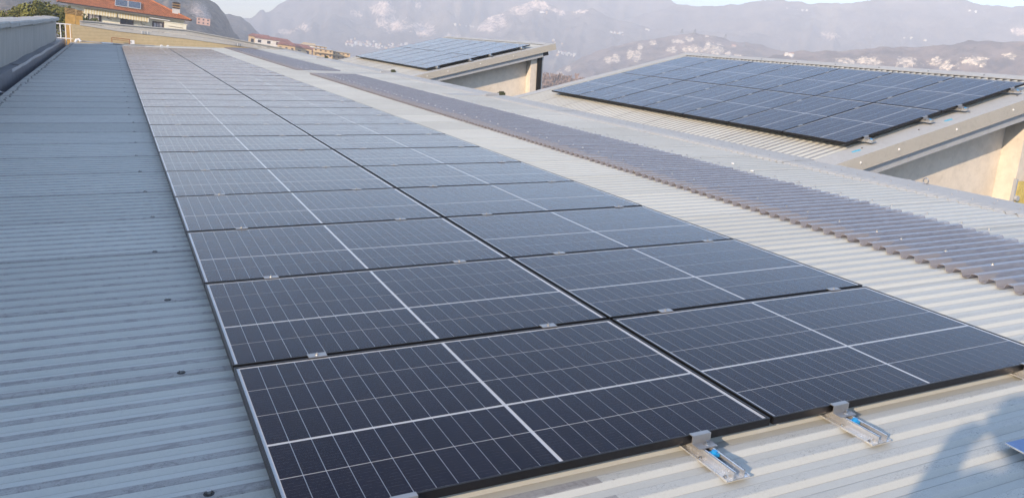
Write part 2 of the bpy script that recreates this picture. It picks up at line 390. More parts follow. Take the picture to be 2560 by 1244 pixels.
mountain('limestone_hill', [(26.4, -1.2), (27.56, -.94), (28.58, -.11), (29.58, .72), (31.37, 1.86), (32.66, 2.47), (34.49, 3.14), (35.8, 3.44), (37.1, 3.79), (38.13, 4.05), (39.48, 3.98), (40.56, 3.85), (42.4, 3.82), (43.99, 3.6), (46.57, 3.35), (49.09, 3.03), (53, 2.2)],
         1400, 920, -26, L_mid, [(32.54, 1.53, .27, .26), (33.07, 1.68, .25, .32), (33.97, 2.13, .24, .37), (34.45, 2.05, .32, .48), (34.57, 2.66, .19, .27), (35.38, 3.06, .29, .16), (37.05, 3.33, .42, .18), (37.8, 3.6, .27, .18), (38.21, 2.87, .66, .39), (39.08, 3.25, .21, .41), (39.64, 3.13, .52, .36), (40.47, 2.97, .26, .16), (36.74, 2.76, .37, .21), (29.39, .14, .25, .24), (29.89, .56, .24, .19), (41.14, 2.93, .26, .1)], 300, 70, 16, 4.0, 1.0, seed=4)
mountain('quarry_hill', [(41.0, 1.6), (43.3, 3.2), (44.99, 3.72), (46.45, 3.9), (48.59, 4.23), (49.72, 4.53), (51.99, 4.79), (53.7, 5.17), (54.51, 5.44), (57.41, 5.69), (61.02, 6.23), (65.2, 6.9), (75, 6.9), (95, 6)],
         1120, 740, -26, L_mid, [(47.92, 3.37, .67, .24), (48.97, 3.6, .6, .24), (49.68, 3.61, .42, .24), (51.42, 3.74, .67, .34), (53.07, 4.01, .39, .24), (53.67, 3.84, .39, .28), (54.9, 4.23, .59, .35), (55.55, 4.23, .21, .32), (56.9, 4.8, .45, .19)], 300, 64, 14, 3.2, 1.0, seed=5)
mountain('pale_wooded_hill', [(3.5, 1.4), (4.67, 1.26), (5.88, 1.07), (6.5, .84), (6.98, .96), (7.61, .88), (8.25, .54), (8.79, .05), (9.31, -.24), (9.97, -.6), (11, -1.0)],
         1100, 800, -24, L_near, [], 120, 40, 6, 2.5, 1.0, seed=6)
mountain('wooded_hill', [(-30, .8), (-18, .9), (-10.53, .99), (-7.65, 1.73), (-4.56, 2.53), (.47, 3.44), (3.43, 2.77), (5.1, 2.19), (5.85, 1.69), (6.3, 1.31), (6.67, .94), (7.02, .36), (7.42, -.22), (7.96, -.79), (8.6, -1.3)],
         640, 400, -18, L_near, [(5.12, .88, .52, .49), (5.54, .52, .34, .3), (4.6, 1.7, .2, .15)], 300, 50, 6, 2.2, 1.0, seed=7)
mountain('brush_rise', [(22.5, -2.0), (25.06, -1.29), (26.64, -.43), (27.88, -.21), (29.42, -.08), (30.83, -.08), (32.29, -.37), (35, -1.0)],
         420, 300, -16, L_brush, [], 100, 24, 1.2, .9, 1.0, seed=8)

def ground_z(d):
    if d < 160: return -7.6
    if d < 420: return -7.6 - (d-160)/260*11
    if d < 900: return -18.6 - (d-420)/480*7.4
    return -26.
gv = []; gf = []; rings = [0, 20, 60, 110, 160, 200, 260, 320, 380, 420, 520, 640, 760, 900, 1200, 1700, 2400, 3300]
NS = 96
gv.append((CAMP.x, CAMP.y, -7.6))
for d in rings[1:]:
    for k in range(NS):
        a = 2*math.pi*k/NS
        gv.append((CAMP.x+math.sin(a)*d, CAMP.y+math.cos(a)*d, ground_z(d) + (noise.noise(Vector((math.sin(a)*d/90, math.cos(a)*d/90, 3)))*min(2.5, d/120) if 150 < d < 3000 else 0)))
for k in range(NS): gf.append((0, 1+(k+1) % NS, 1+k))
for r in range(len(rings)-2):
    for k in range(NS):
        k2 = (k+1) % NS; gf.append((1+r*NS+k, 1+r*NS+k2, 1+(r+1)*NS+k2, 1+(r+1)*NS+k))
gme = bpy.data.meshes.new('ground'); gme.from_pydata(gv, [], gf); gme.materials.append(land_material('valley_floor', (.12, .10, .08), (.20, .17, .13), (.16, .17, .09), 3)); gme.update()
tag(link('ground', gme), kind='structure')
TERRAIN.append((BVHTree.FromPolygons([Vector(v) for v in gv], gf), None))

def land_hit(a, e):
    d = Vector((math.sin(R(a))*math.cos(R(e)), math.cos(R(a))*math.cos(R(e)), math.sin(R(e)))); best = None
    for b, _ in TERRAIN:
        h = b.ray_cast(CAMP, d)
        if h[0] is not None and (best is None or h[3] < best[1]): best = (h[0], h[3])
    return best[0] if best else None
def land_z(x, y):
    zs = []
    for b, _ in TERRAIN:
        h = b.ray_cast(Vector((x, y, 2000)), Vector((0, 0, -1)))
        if h[0] is not None: zs.append(h[0].z)
    return max(zs) if zs else -7.6

# the air
hz = bpy.data.materials.new('haze_air'); hz.use_nodes = True; hn = hz.node_tree.nodes; hn.clear()
ho = hn.new('ShaderNodeOutputMaterial'); hp = hn.new('ShaderNodeVolumePrincipled')
hp.inputs['Color'].default_value = (.84, .90, 1.0, 1); hp.inputs['Density'].default_value = 7.4e-4; hp.inputs['Anisotropy'].default_value = .0
hz.node_tree.links.new(hp.outputs[0], ho.inputs['Volume'])
zmax = max(v.co.z for o_ in bpy.data.objects if o_.type == 'MESH' for v in o_.data.vertices)
HB = MB().box((-3450, -3450, -34), (3450, 3450, zmax + 6))
ho_ = build('haze', HB, hz); tag(ho_, kind='stuff')

# ================================================================== SOLAR PANELS
PU, PV = 1.757, 1.109; PT = .030
CELLS_U = [.0215 + i*.0709 for i in range(12)] + [.0215 + 12*.0709 + .0125 + i*.0709 for i in range(12)]
CELLS_V = [.0150 + i*.2140 for i in range(2)] + [.0150 + 2*.2140 + .0090 + i*.2140 for i in range(3)]
CW, CH = .0709-.0026, .2140-.0044
# frame: four hollow bars with a lip
fm = MB(); L_ = .0085
for a, b in (((0, 0, -PT), (PU, .006, 0)), ((0, PV-.006, -PT), (PU, PV, 0)), ((0, .006, -PT), (.006, PV-.006, 0)), ((PU-.006, .006, -PT), (PU, PV-.006, 0))): fm.box(a, b)
for a, b in (((.006, .006, -.0018), (PU-.006, L_, -.0002)), ((.006, PV-L_, -.0018), (PU-.006, PV-.006, -.0002)), ((.006, L_, -.0018), (L_, PV-L_, -.0002)), ((PU-L_, L_, -.0018), (PU-.006, PV-L_, -.0002))): fm.box(a, b)
for a, b in (((.006, .006, -PT), (PU-.006, .030, -PT+.002)), ((.006, PV-.030, -PT), (PU-.006, PV-.006, -PT+.002))): fm.box(a, b)
ME_FRAME = fm.mesh('frame', M['frame'])
ME_BACK = MB().box((.006, .006, -.0075), (PU-.006, PV-.006, -.0050)).mesh('backsheet', M['backsheet'])
ME_PANE = MB().add([(.0085, .0085, -.0012), (PU-.0085, .0085, -.0012), (PU-.0085, PV-.0085, -.0012), (.0085, PV-.0085, -.0012)], [(0, 1, 2, 3)]).mesh('glass_pane', M['pane'])
ME_CELL = MB().box((0, 0, -.0006), (CW, CH, 0)).mesh('cell', M['cell'])
cm = MB()
for x in CELLS_U:
    for y in CELLS_V: cm.add([(x, y, -.0038), (x+CW, y, -.0038), (x+CW, y+CH, -.0038), (x, y+CH, -.0038)], [(0, 1, 2, 3)])
ME_CELLS = cm.mesh('cells', M['cell'])
def panel(m, label, group, near):
    # the thing's origin sits at the middle of its underside
    base = m @ Matrix.Translation((PU/2, PV/2, -PT)); t = empty('solar_panel', base, label, 'solar panel', group)
    off = Matrix.Translation((-PU/2, -PV/2, PT))
    link('frame', ME_FRAME, t, off); b = link('backsheet', ME_BACK, t, off); link('glass_pane', ME_PANE, t, off)
    if near:
        for x in CELLS_U:
            for y in CELLS_V: link('cell', ME_CELL, t, off @ Matrix.Translation((x, y, -.0038)))
    else:
        c_ = link('cells', ME_CELLS, t, off); c_['kind'] = 'stuff'
    return t
ORD = ['first', 'second', 'third', 'fourth', 'fifth', 'sixth', 'seventh', 'eighth', 'ninth', 'tenth', 'eleventh', 'twelfth', 'thirteenth', 'fourteenth', 'fifteenth', 'sixteenth', 'seventeenth', 'eighteenth', 'nineteenth', 'twentieth']
def ordn(k):
    if k < 20: return ORD[k]
    t_ = {2: 'twenty', 3: 'thirty'}[(k+1)//10]; u_ = (k+1) % 10
    return t_ + '-' + ORD[u_-1] if u_ else {2: 'twentieth', 3: 'thirtieth'}[(k+1)//10]
def jit(k, s): return (noise.noise(Vector((k*3.7, s*11.3, .5))))
DU, DV = 1.775, 1.129; ROWS = 32
for cidx, side in enumerate(('left', 'right')):
    for r in range(ROWS):
        m = ROOF @ Matrix.Translation((cidx*DU + .009, r*DV + .010, jit(r, cidx)*.002)) @ Matrix.Rotation(jit(r, cidx+5)*.0022, 4, 'Y') @ Matrix.Rotation(jit(r, cidx+9)*.0022, 4, 'X')
        extra = ', clamped edge free' if r == 0 else (', last one' if r == ROWS-1 else '')
        panel(m, f'black solar panel, {ordn(r)} from the near end in the {side} column' + extra, 'solar panels of the long double row', r < 4)

# mini rails and clamps that carry the panels
RH = -CS - PT                                            # rail height between sheet crest and panel frame
def rail_mesh(v0, v1):
    b = MB()
    b.box((-.050, v0, 0), (.050, v1, .003))
    b.box((-.024, v0, .003), (-.0205, v1, RH)); b.box((.0205, v0, .003), (.024, v1, RH))
    b.box((-.0205, v0, .0035), (.0205, v1, .0055))
    b.box((-.0245, v0, RH-.003), (-.015, v1, RH)); b.box((.015, v0, RH-.003), (.0245, v1, RH))
    b.box((-.050, v0, .003), (-.047, v1, .006)); b.box((.047, v0, .003), (.050, v1, .006))
    return b.mesh('rail', M['alu'])
def screw_mb(b, x, y, z, s=1.0, mi=(0, 1)):
    n = 10
    for (r0, z0, z1, r1, k) in ((.0095*s, 0, .0028*s, .0085*s, mi[0]), (.0048*s, .0028*s, .0085*s, .0044*s, mi[1])):
        vs = []; 
        for r_, z_ in ((r0, z0), (r1, z1)):
            for i in range(n if k == mi[0] else 6):
                q = n if k == mi[0] else 6; a = 2*math.pi*i/q; vs.append((x+math.cos(a)*r_, y+math.sin(a)*r_, z+z_))
        q = len(vs)//2
        b.add(vs, [(i, (i+1) % q, q+(i+1) % q, q+i) for i in range(q)] + [tuple(range(q, 2*q))], k)
ME_RAIL_END = rail_mesh(-.216, .16); ME_RAIL_SHORT = rail_mesh(-.13, .16); ME_RAIL_MID = rail_mesh(-.19, .19)
ME_CLAMP_END = MB().box((-.040, -.012, RH+PT+.0005), (.040, .006, RH+PT+.0035)).box((-.040, -.0165, RH+.002), (.040, -.0125, RH+PT+.0035)).box((-.040, -.056, RH+.0005), (.040, -.0165, RH+.004)).mesh('clamp', M['alu_dull'])
ME_CLAMP_MID = MB().box((-.038, -.020, RH+PT+.0005), (.038, .020, RH+PT+.0035)).box((-.030, -.007, RH), (.030, .007, RH+PT+.0005)).mesh('clamp', M['alu_dull'])
_b = MB(); screw_mb(_b, .008, -.036, RH+.004, 1.25, (0, 0)); _b.tube([(.008, -.036, RH+.004), (.008, -.036, RH+.018)], .0055, 8); ME_BOLT = _b.mesh('bolt', M['steel'])
_b = MB(); screw_mb(_b, 0, 0, RH+PT+.0035, 1.0, (0, 0)); ME_BOLT_MID = _b.mesh('bolt', M['alu_dull'])
_b = MB().box((-.012, -.098, .017), (.016, -.072, .030)); _b.tube([(.002, -.085, .030), (.002, -.085, .038)], .010, 8); ME_NUT = _b.mesh('channel_nut', M['blue_nut'])
_b = MB(); screw_mb(_b, -.036, -.19, .003, .8, (0, 0)); screw_mb(_b, -.036, -.06, .003, .8, (0, 0)); screw_mb(_b, .036, -.12, .003, .8, (0, 0)); ME_RS = _b.mesh('rail_screws', M['steel'])
def rail(m, end, label, group, flip=False, short=False):
    if flip: m = m @ Matrix.Rotation(math.pi, 4, 'Z')
    t = empty('mounting_rail', m, label, 'mounting rail', group)
    if end:
        link('rail', ME_RAIL_SHORT if short else ME_RAIL_END, t); link('clamp', ME_CLAMP_END, t); link('bolt', ME_BOLT, t); link('channel_nut', ME_NUT, t)
        if not short: link('rail_screws', ME_RS, t)
    else:
        link('rail', ME_RAIL_MID, t); link('clamp', ME_CLAMP_MID, t); link('bolt', ME_BOLT_MID, t)
    return t
UPOS = [(.345, 'left column, left'), (1.435, 'left column, right'), (2.115, 'right column, left'), (3.30, 'right column, right')]
for u, nm in UPOS:
    sd = nm.split(', ')
    rail(ROOF @ Matrix.Translation((u, .010, CS)), True, f'aluminium rail and end clamp at the near edge of the {sd[0]}, {sd[1]} one', 'mounting rails of the long double row')
    for r in range(1, ROWS):
        rail(ROOF @ Matrix.Translation((u+jit(r, 3)*.02, r*DV, CS)), False, f'silver mid clamp, {ordn(r-1)} gap from the near end, {sd[0]}, {sd[1]} one', 'mounting rails of the long double row')
    rail(ROOF @ Matrix.Translation((u, ROWS*DV-.010, CS)), True, f'aluminium end clamp at the far edge of the {sd[0]}, {sd[1]} one', 'mounting rails of the long double row', True)

# ================================================================== MAIN ROOF
hall = empty('factory_hall', ROOF, 'long factory hall whose low corrugated metal roof carries the solar panels', 'building')
def profile(nrib, DEPTH=DEPTH):
    """corrugation profile across v, as (v, w) with crest at w = 0, one sheet wide plus the side lap"""
    p = [(-.040, -DEPTH+.004)]
    for i in range(nrib):
        y = i*PITCH
        p += [(y-.021, -DEPTH+.0012), (y-.018, -DEPTH), (y-.001, -.002), (y+.003, 0), (y+.039, 0), (y+.043, -.002), (y+.060, -DEPTH), (y+.063, -DEPTH+.0012)]
    y = nrib*PITCH
    p += [(y-.019, -DEPTH+.0035), (y-.016, -DEPTH+.003), (y-.001, .0025), (y+.003, .0045), (y+.039, .0045), (y+.043, .0030), (y+.050, -.006)]
    return p
NRIB = 8; SW = NRIB*PITCH - .0   # cover width of a sheet 0.944
def sheet_mesh(name, u0, u1, nrib, mat, nx=2, lift=0.0, depth=DEPTH):
    pr = profile(nrib, depth); vs = []; fs = []; n = len(pr)
    for i in range(nx):
        u = u0 + (u1-u0)*i/(nx-1)
        for v, w in pr: vs.append((u, v, w+lift))
    for i in range(nx-1):
        for k in range(n-1): fs.append((i*n+k, (i+1)*n+k, (i+1)*n+k+1, i*n+k+1))
    # thickness at both ends
    for i, sgn in ((0, 1), (nx-1, -1)):
        o = len(vs)
        for k in range(n): x, y, z = vs[i*n+k]; vs.append((x, y, z-.004))
        for k in range(n-1): fs.append((i*n+k, i*n+k+1, o+k+1, o+k) if sgn > 0 else (i*n+k+1, i*n+k, o+k, o+k+1))
    b = MB().add(vs, fs); return b.mesh(name, mat)
V0 = 1.245 - 5*SW; NSH = 48
ME_LOW = sheet_mesh('roof_sheet', -2.03, 4.80, NRIB, M['sheet'], 2)
ME_UP = sheet_mesh('roof_sheet', 5.70, 7.70, NRIB, M['sheet'], 2, .0045, .010)
ME_FULL = sheet_mesh('roof_sheet', 4.78, 7.70, NRIB, M['sheet'], 2, .0045, .010)
ME_POLY = sheet_mesh('translucent_sheet', 4.58, 5.92, NRIB, M['poly'], 2, .034, .036)
first = True
SHEETS = []
for i in range(NSH):
    v = V0 + i*SW; dz = jit(i, 21)*.0015
    mm = Matrix.Translation((0, v, CS+dz))
    if v > 36.4+3.9: break
    SHEETS.append(v)
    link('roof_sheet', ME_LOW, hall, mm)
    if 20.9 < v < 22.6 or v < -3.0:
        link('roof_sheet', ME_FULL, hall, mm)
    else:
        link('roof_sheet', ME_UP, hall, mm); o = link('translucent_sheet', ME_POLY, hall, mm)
VEND = SHEETS[-1] + SW + .02
# screws of the roof
_b = MB(); screw_mb(_b, 0, 0, 0, 1.9); ME_SCREW = _b.mesh('screw', [M['rubber'], M['steel']])
_b = MB(); screw_mb(_b, 0, 0, 0, 1.6, (0, 1)); ME_SCREW_S = _b.mesh('screw', [M['steel'], M['steel']])
pts = []
for i, v in enumerate(SHEETS):
    if v < -1.2: continue
    pts.append((-.175+jit(i, 31)*.04, v+.022+PITCH*0, 0, 0))
    for k in (0, 2, 4, 6): pts.append((-1.90+jit(i, 32+k)*.05, v+.022+k*PITCH, 0, 0))
    for k in (0, 3, 6): pts.append((4.92+jit(i, 37+k)*.05, v+.021+k*PITCH, .034, 1))
    for k in (1, 4, 7): pts.append((6.13+jit(i, 41+k)*.05, v+.024+k*PITCH, .005, 1))
near = [p for p in pts if p[1] < 26]; near.sort(key=lambda p: abs(p[1]) + (6 if p[0] < -1 else 0)); 
keep = near[:270]; ks = set(map(id, keep))
for p in keep: link('screw', ME_SCREW_S if p[3] else ME_SCREW, hall, Matrix.Translation((p[0], p[1], CS+p[2])))
b = MB()
for p in pts:
    if id(p) not in ks: screw_mb(b, p[0], p[1], CS+p[2], 2.4 if not p[3] else 1.8)
o = build('small_screws', b, [M['rubber'], M['steel']], hall); o['kind'] = 'stuff'
# dark sheet added under the translucent strip for the unlit interior, hall walls, eaves
b = MB().box((4.3, V0-.2, CS-.62), (6.4, VEND, CS-.60)); build('interior_sheet', b, M['void'], hall)
def WV(u, v, w): return ROOF @ Vector((u, v, w))
INV = ROOF.inverted()
b = MB()   # body of the hall: vertical walls down to the ground, written in world coordinates
b.box((-3.3, V0-.2, -7.6), (-2.92, VEND+.2, -.62)); b.box((-2.92, V0-.25, -7.6), (7.6, V0-.02, -.45)); b.box((7.35, V0-.02, -7.6), (7.55, VEND+.2, .42)); b.box((-2.92, VEND, -7.6), (7.35, VEND+.2, -.45))
build('wall', b, M['concrete_grey'], hall, INV)
# ridge flashing: corrugated front edge, flat top, in lengths of 3 m
def ridge_piece(v0, v1):
    b = MB(); step = PITCH/8; n = int(round((v1-v0)/step)); vs = []; fs = []
    for i in range(n+1):
        v = v0 + (v1-v0)*i/n; ph = ((v - V0 + .0) % PITCH)/PITCH
        dip = -.020 if .50 < ph < .84 else (-.003 if ph < .36 or ph > .97 else -.011)
        edge = .018*math.sin(ph*6.283)
        for (u, w) in ((7.03+edge, dip+.011), (7.09, dip*.55+.015), (7.17, .017), (7.54, .026), (7.58, .010), (7.58, -.085)):
            vs.append((u, v, CS+.006+w))
    k = 6
    for i in range(n):
        for j in range(k-1): fs.append((i*k+j, i*k+j+1, (i+1)*k+j+1, (i+1)*k+j))
    o = len(vs)
    for i in range(n+1): x, y, z = vs[i*k]; vs.append((x, y, z-.009))
    for i in range(n): fs.append((i*k, (i+1)*k, o+i+1, o+i))
    return b.add(vs, fs)
v = V0; RL = PITCH*26
ME_RIDGE = ridge_piece(V0, V0+RL).mesh('ridge_flashing', M['flash'])
i = 0
while v < VEND - .5:
    link('ridge_flashing', ME_RIDGE, hall, Matrix.Translation((0, v-V0, (i % 2)*.003))); v += RL - PITCH*1.0; i += 1
b = MB()
for k in range(150):
    v = V0 + 3.2 + k*.236 + jit(k, 77)*.03
    if v < VEND-.3:
        screw_mb(b, 7.25 + jit(k, 61)*.03, v, CS+.026, 1.2); 
        if k % 2: screw_mb(b, 7.46 + jit(k, 62)*.03, v+.09, CS+.028, 1.2)
o = build('ridge_screws', b, [M['steel'], M['steel']], hall); o['kind'] = 'stuff'

# ring bolt on the ridge (safety line anchor)
b = MB(); rg = [(7.50, 3.75+.032*math.cos(i/12*6.283), CS+.062+.032*math.sin(i/12*6.283)) for i in range(13)]
b.tube(rg, .006, 6, caps=False); b.tube([(7.50, 3.75, CS+.026), (7.50, 3.75, CS+.034)], .016, 10)
t = build('ring_bolt', b, M['steel'], None, ROOF); tag(t, 'small steel ring bolt on the ridge flashing before the right skylight shed', 'ring bolt')
# ridge anchor plates with mossy lumps
for (v, lab) in ((14.6, 'thin galvanised bracket with dark block on the ridge, nearest to the right shed'), (22.6, 'thin galvanised bracket with mossy block on the ridge below the left shed'), (31.5, 'small galvanised bracket on the ridge beyond the left shed')):
    t = empty('ridge_bracket', ROOF @ Matrix.Translation((7.30, v, CS+.03)), lab, 'bracket', 'brackets on the ridge')
    build('plate', MB().box((-.22, -.06, 0), (.10, .06, .018)).box((-.22, -.06, .018), (.10, -.05, .05)), M['galv'], t)
    build('block', MB().box((.11, -.05, 0), (.26, .06, .055)).box((.14, -.03, .055), (.24, .04, .08)), M['moss'], t)
# flat cover strips laid across the roof (pale bands)
for v, u0, u1, lab in ((22.05, 4.7, 7.1, 'pale flat cover strip lying across the translucent band, the far one'), (14.9, 6.25, 7.1, 'short pale cover strip between the translucent band and the ridge')):
    b = MB().box((u0, v-.22, CS+.006), (u1, v+.22, CS+.012)).box((u0, v-.24, CS+.001), (u1, v-.22, CS+.012))
    t = build('cover_strip', b, M['flash'], None, ROOF); tag(t, lab, 'cover strip', 'cover strips across the roof')
# small litter on the roof
b = MB(); 
for (u, v, s) in ((1.40, -.07, 1),):
    pass
for k, (u, v) in enumerate(((6.25, 5.4), (6.1, 4.9))):
    rg_ = random.Random(k); b = MB()
    for q in range(3):
        b.box((-.012+q*.014, -.008, 0), (.0+q*.014, .010, .006+rg_.random()*.008), 0, Matrix.Rotation(rg_.random()*3, 4, 'Z'))
    t = build('litter', b, M['white'], None, ROOF @ Matrix.Translation((u, v, CS+.010)))
    tag(t, ['scrap of white plastic above the translucent band, farther of two', 'white crumb beside the upper edge of the translucent band, nearer of two'][k], 'litter')

# ================================================================== SKYLIGHT SHEDS
BETA = R(13.3)
SH_O = (8.005, .19)             # panel plane of a shed in roof (u, w)
def shed(vn, which, pos):
    """vn: v of the near gable"""
    S = ROOF @ frame(BETA, (SH_O[0], vn, SH_O[1]))      # s up the slope, y along v, z out of the panel plane
    t = empty('skylight_shed', S, f'{which} skylight shed rising from the ridge, roofed with corrugated sheets', 'skylight shed', 'skylight sheds on the hall')
    Wd = 9.12; z0 = -.105
    nsh = 9; pr_shift = .33
    for i in range(nsh):
        link('roof_sheet', ME_SHED, t, Matrix.Translation((0, pr_shift + i*SW, z0)))
    # near and far verge flashings
    def verge(y0, y1, face, nm):
        b = MB()
        b.box((-.72, y0, z0+.004), (4.25, y1, z0+.009))
        b.box((-.72, face-.003, z0-.165), (4.25, face+.003, z0+.0035))
        b.box((-.72, face-.010, z0-.172), (4.25, face+.012, z0-.165))
        return build('verge_flashing', b, M['fascia'], t)
    b = MB().box((-.72, 0, z0+.0045), (4.24, .34, z0+.009)); build('verge_flashing', b, M['flash'], t)
    b = MB().box((-.72, -.004, z0-.165), (4.25, 0, z0+.009)).box((-.72, -.006, z0-.178), (4.25, .014, z0-.1655)); build('fascia', b, M['fascia'], t)
    b = MB().box((-.72, Wd-.30, z0+.0045), (4.24, Wd, z0+.009)).box((-.72, Wd, z0-.165), (4.25, Wd+.004, z0+.009)); build('verge_flashing', b, M['flash'], t)
    # joints in the fascia trim board below
    for q in range(7):
        b = MB().box((-.40+q*.60, .060, z0-.315), (.196+q*.60, .085, z0-.182)); build('trim_board', b, M['galv'], t)
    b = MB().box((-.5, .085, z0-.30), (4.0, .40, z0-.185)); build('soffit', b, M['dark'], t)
    # upper edge cap
    b = MB().box((4.02, -.004, z0+.0105), (4.25, Wd, z0+.016)).box((4.2505, -.004, z0-.165), (4.2545, Wd+.004, z0+.016)); build('eave_cap', b, M['flash'], t)
    # zigzag filler under the cap
    b = MB()
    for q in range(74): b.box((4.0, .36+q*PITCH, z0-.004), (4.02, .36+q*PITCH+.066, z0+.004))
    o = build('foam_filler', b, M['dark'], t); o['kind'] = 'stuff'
    # roof-frame verticals (gable wall, pilaster, glazing), drawn in world directions
    inv = S.inverted()
    def P3(u, v, w): return inv @ (ROOF @ Vector((u, v, w)))
    # gable wall: polygon in plane v
    def top(u): return SH_O[1] + (u-SH_O[0])*math.tan(BETA) + (z0-.19)/math.cos(BETA)
    def wall_poly(v0, v1, u0, u1, wb, mat, nm, par=t, dz=0.):
        b = MB(); vs = []
        for v in (v0, v1):
            for (u, w) in ((u0, wb), (u1, wb), (u1, top(u1)+dz), (u0, top(u0)+dz)): 
                vs.append(P3(u, v, w))
        b.add(vs, [(0, 1, 2, 3), (7, 6, 5, 4), (0, 4, 5, 1), (1, 5, 6, 2), (2, 6, 7, 3), (3, 7, 4, 0)]); return build(nm, b, mat, par)
    wall_poly(vn+.50, vn+.66, 7.55, 11.44, -1.9, M['plaster'], 'gable_wall')
    wall_poly(vn+.20, vn+.66, 11.442, 11.66, -1.9, M['plaster'], 'pilaster')
    wall_poly(vn+.14, vn+.30, 11.662, 11.80, -1.9, M['void_black'], 'window_frame')
    wall_poly(vn+.16, vn+.28, 11.802, 11.86, -1.9, M['galv'], 'window_frame')
    wall_poly(vn+.50, vn+.60, 7.3, 11.44, -.9, M['beam'], 'beam_dummy') if False else None
    wall_poly(vn+8.5, vn+8.66, 7.55, 11.66, -1.9, M['plaster'], 'gable_wall')
    wall_poly(vn+.30, vn+8.5, 11.70, 11.72, -1.9, M['window'], 'glazing')
    b = MB()
    for k in range(5):
        for (xx) in (.15+k*1.0,):
            screw_mb(b, xx, .2+jit(k, 3)*.05, z0+.009, 1.4); 
    for k in range(9): screw_mb(b, 4.12, .4+k*1.0, z0+.016, 1.4)
    o = build('verge_screws', b, [M['rubber'], M['steel']], t)
    for k, xx in enumerate((-.12, .55, 1.62, 2.75)):
        bb = MB(); mm = Matrix.Translation((xx, -.004, z0-.075)) @ Matrix.Rotation(math.pi/2, 4, 'X')
        b2 = MB(); screw_mb(b2, 0, 0, 0, 1.7, (0, 1)); vs = [mm @ Vector(p) for p in b2.v]; bb.add(vs, b2.f); build('rivet', bb, M['white'], t)
    # foot flashing joining the main roof
    b = MB(); 
    for q in range(1):
        vs = [P3(7.12, vn+.0, CS+.0345), P3(7.32, vn+.0, CS+.060), P3(7.32, vn+Wd, CS+.060), P3(7.12, vn+Wd, CS+.0345), P3(7.12, vn, CS+.030), P3(7.12, vn+Wd, CS+.030)]
        b.add(vs, [(0, 1, 2, 3), (4, 0, 3, 5)])
    # panels
    pv = vn + .335
    for c_ in range(2):
        for r in range(7):
            m = S @ Matrix.Translation((c_*DU+.009, .345 + r*DV, jit(r, c_+40+vn)*.002)) @ Matrix.Rotation(jit(r, c_+vn+50)*.003, 4, 'Y') @ Matrix.Rotation(jit(r, c_+vn+60)*.003, 4, 'X')
            panel(m, f'solar panel on the {pos} shed, {("lower", "upper")[c_]} row, {ordn(r)} from the near gable', f'solar panels on the {pos} shed', False)
    z1 = -PT-RH
    for c_, xs in enumerate(((.345, 1.435), (2.115, 3.205))):
        for k, x in enumerate(xs):
            rail(S @ Matrix.Translation((x, .335, z1)), True, f'aluminium end clamp on the near edge of the {pos} shed, {("lowest", "second lowest", "third from the bottom", "highest")[c_*2+k]}', f'mounting rails on the {pos} shed', short=True)
            for r in range(1, 7):
                rail(S @ Matrix.Translation((x, .335 + r*DV, z1)), False, f'silver mid clamp on the {pos} shed, {ordn(r-1)} gap from the gable, {("lowest", "second lowest", "third from bottom", "highest")[c_*2+k]}', f'mounting rails on the {pos} shed')
    return t, S
ME_SHED = sheet_mesh('roof_sheet', -1.06, 4.22, NRIB, M['sheet'], 2)
sh_r, SR = shed(5.00, 'near right', 'right')
sh_l, SL = shed(20.72, 'far, smaller looking', 'left')
# blue marker strokes on the right shed
for (x, y, w_, l_, lab) in ((-.06, .18, .05, .16, 'bright blue marker stroke beside the lowest panel corner of the right shed'), (1.62, .17, .05, .22, 'bright blue marker dash between the clamps of the right shed')):
    z = -.105+.0092; b = MB().add([(0, 0, z), (w_*2.6, -.02, z), (w_*3.4, w_*.6, z), (w_*2.2, w_*.9, z), (w_*.5, w_*.8, z)], [(0, 1, 2, 3, 4)])
    t = build('paint_mark', b, M['blue_mark'], None, SR @ Matrix.Translation((x, y, 0))); tag(t, lab, 'paint mark')
# yellow slatted board with a grey knob by the right edge, standing on the pilaster of the near shed
t = empty('slatted_board', ROOF @ Matrix.Translation((11.71, 5.14, -.66)), 'yellow slatted board with grey knob at the right edge beneath the shed', 'slatted board')
for q in range(9): build('slat', MB().box((-.30+q*.050, -.02, -.22), (-.258+q*.050, .02, .26)), M['yellow_board'], t)
build('batten', MB().box((-.32, .021, -.10), (.16, .045, -.05)).box((-.32, .021, .12), (.16, .045, .17)), M['yellow_board'], t)
b = MB(); b.tube([(-.31, -.02, .02), (-.31, -.06, .02)], .04, 10); build('knob', b, M['galv'], t)
b = MB().box((-.36, -.02, -1.4), (-.325, .03, .30)); build('post', b, M['galv'], t)

# ================================================================== LEFT PARAPET AND GUTTER
# coping top at roof w ~ 1.0 over u ~ -2.45, wall foot at u ~ -2.72
WALLV = 38.6
pz = lambda u, w: WV(u, 0, w).z
t = empty('parapet_wall', Matrix.Translation((-2.9, -8, -1.6)), 'long grey streaked concrete parapet wall with rough coping in shade on the left', 'wall')
lt = Matrix.Translation((2.9, 8, 1.6))
xw = -2.50; ztop = .775
segs = 24
def wall_strip():
    b = MB(); L = WALLV + 8; n = 60; vs = []
    for i in range(n+1):
        y = -8 + L*i/n; o = noise.noise(Vector((y*.4, 0, 0)))*.012
        vs += [(xw+o, y, -1.5), (xw+o, y, ztop-.115), (xw-.34, y, ztop-.115), (xw-.34, y, -7.6)]
    fs = []
    for i in range(n):
        for k in range(3): fs.append((i*4+k, (i+1)*4+k, (i+1)*4+k+1, i*4+k+1))
    fs.append((n*4, n*4+3, n*4+2, n*4+1)); fs.append((0, 1, 2, 3)); return b.add(vs, fs)
build('wall', wall_strip(), M['concrete_grey'], t, lt)
ML = 1.95
nc = int((WALLV+8)/ML)
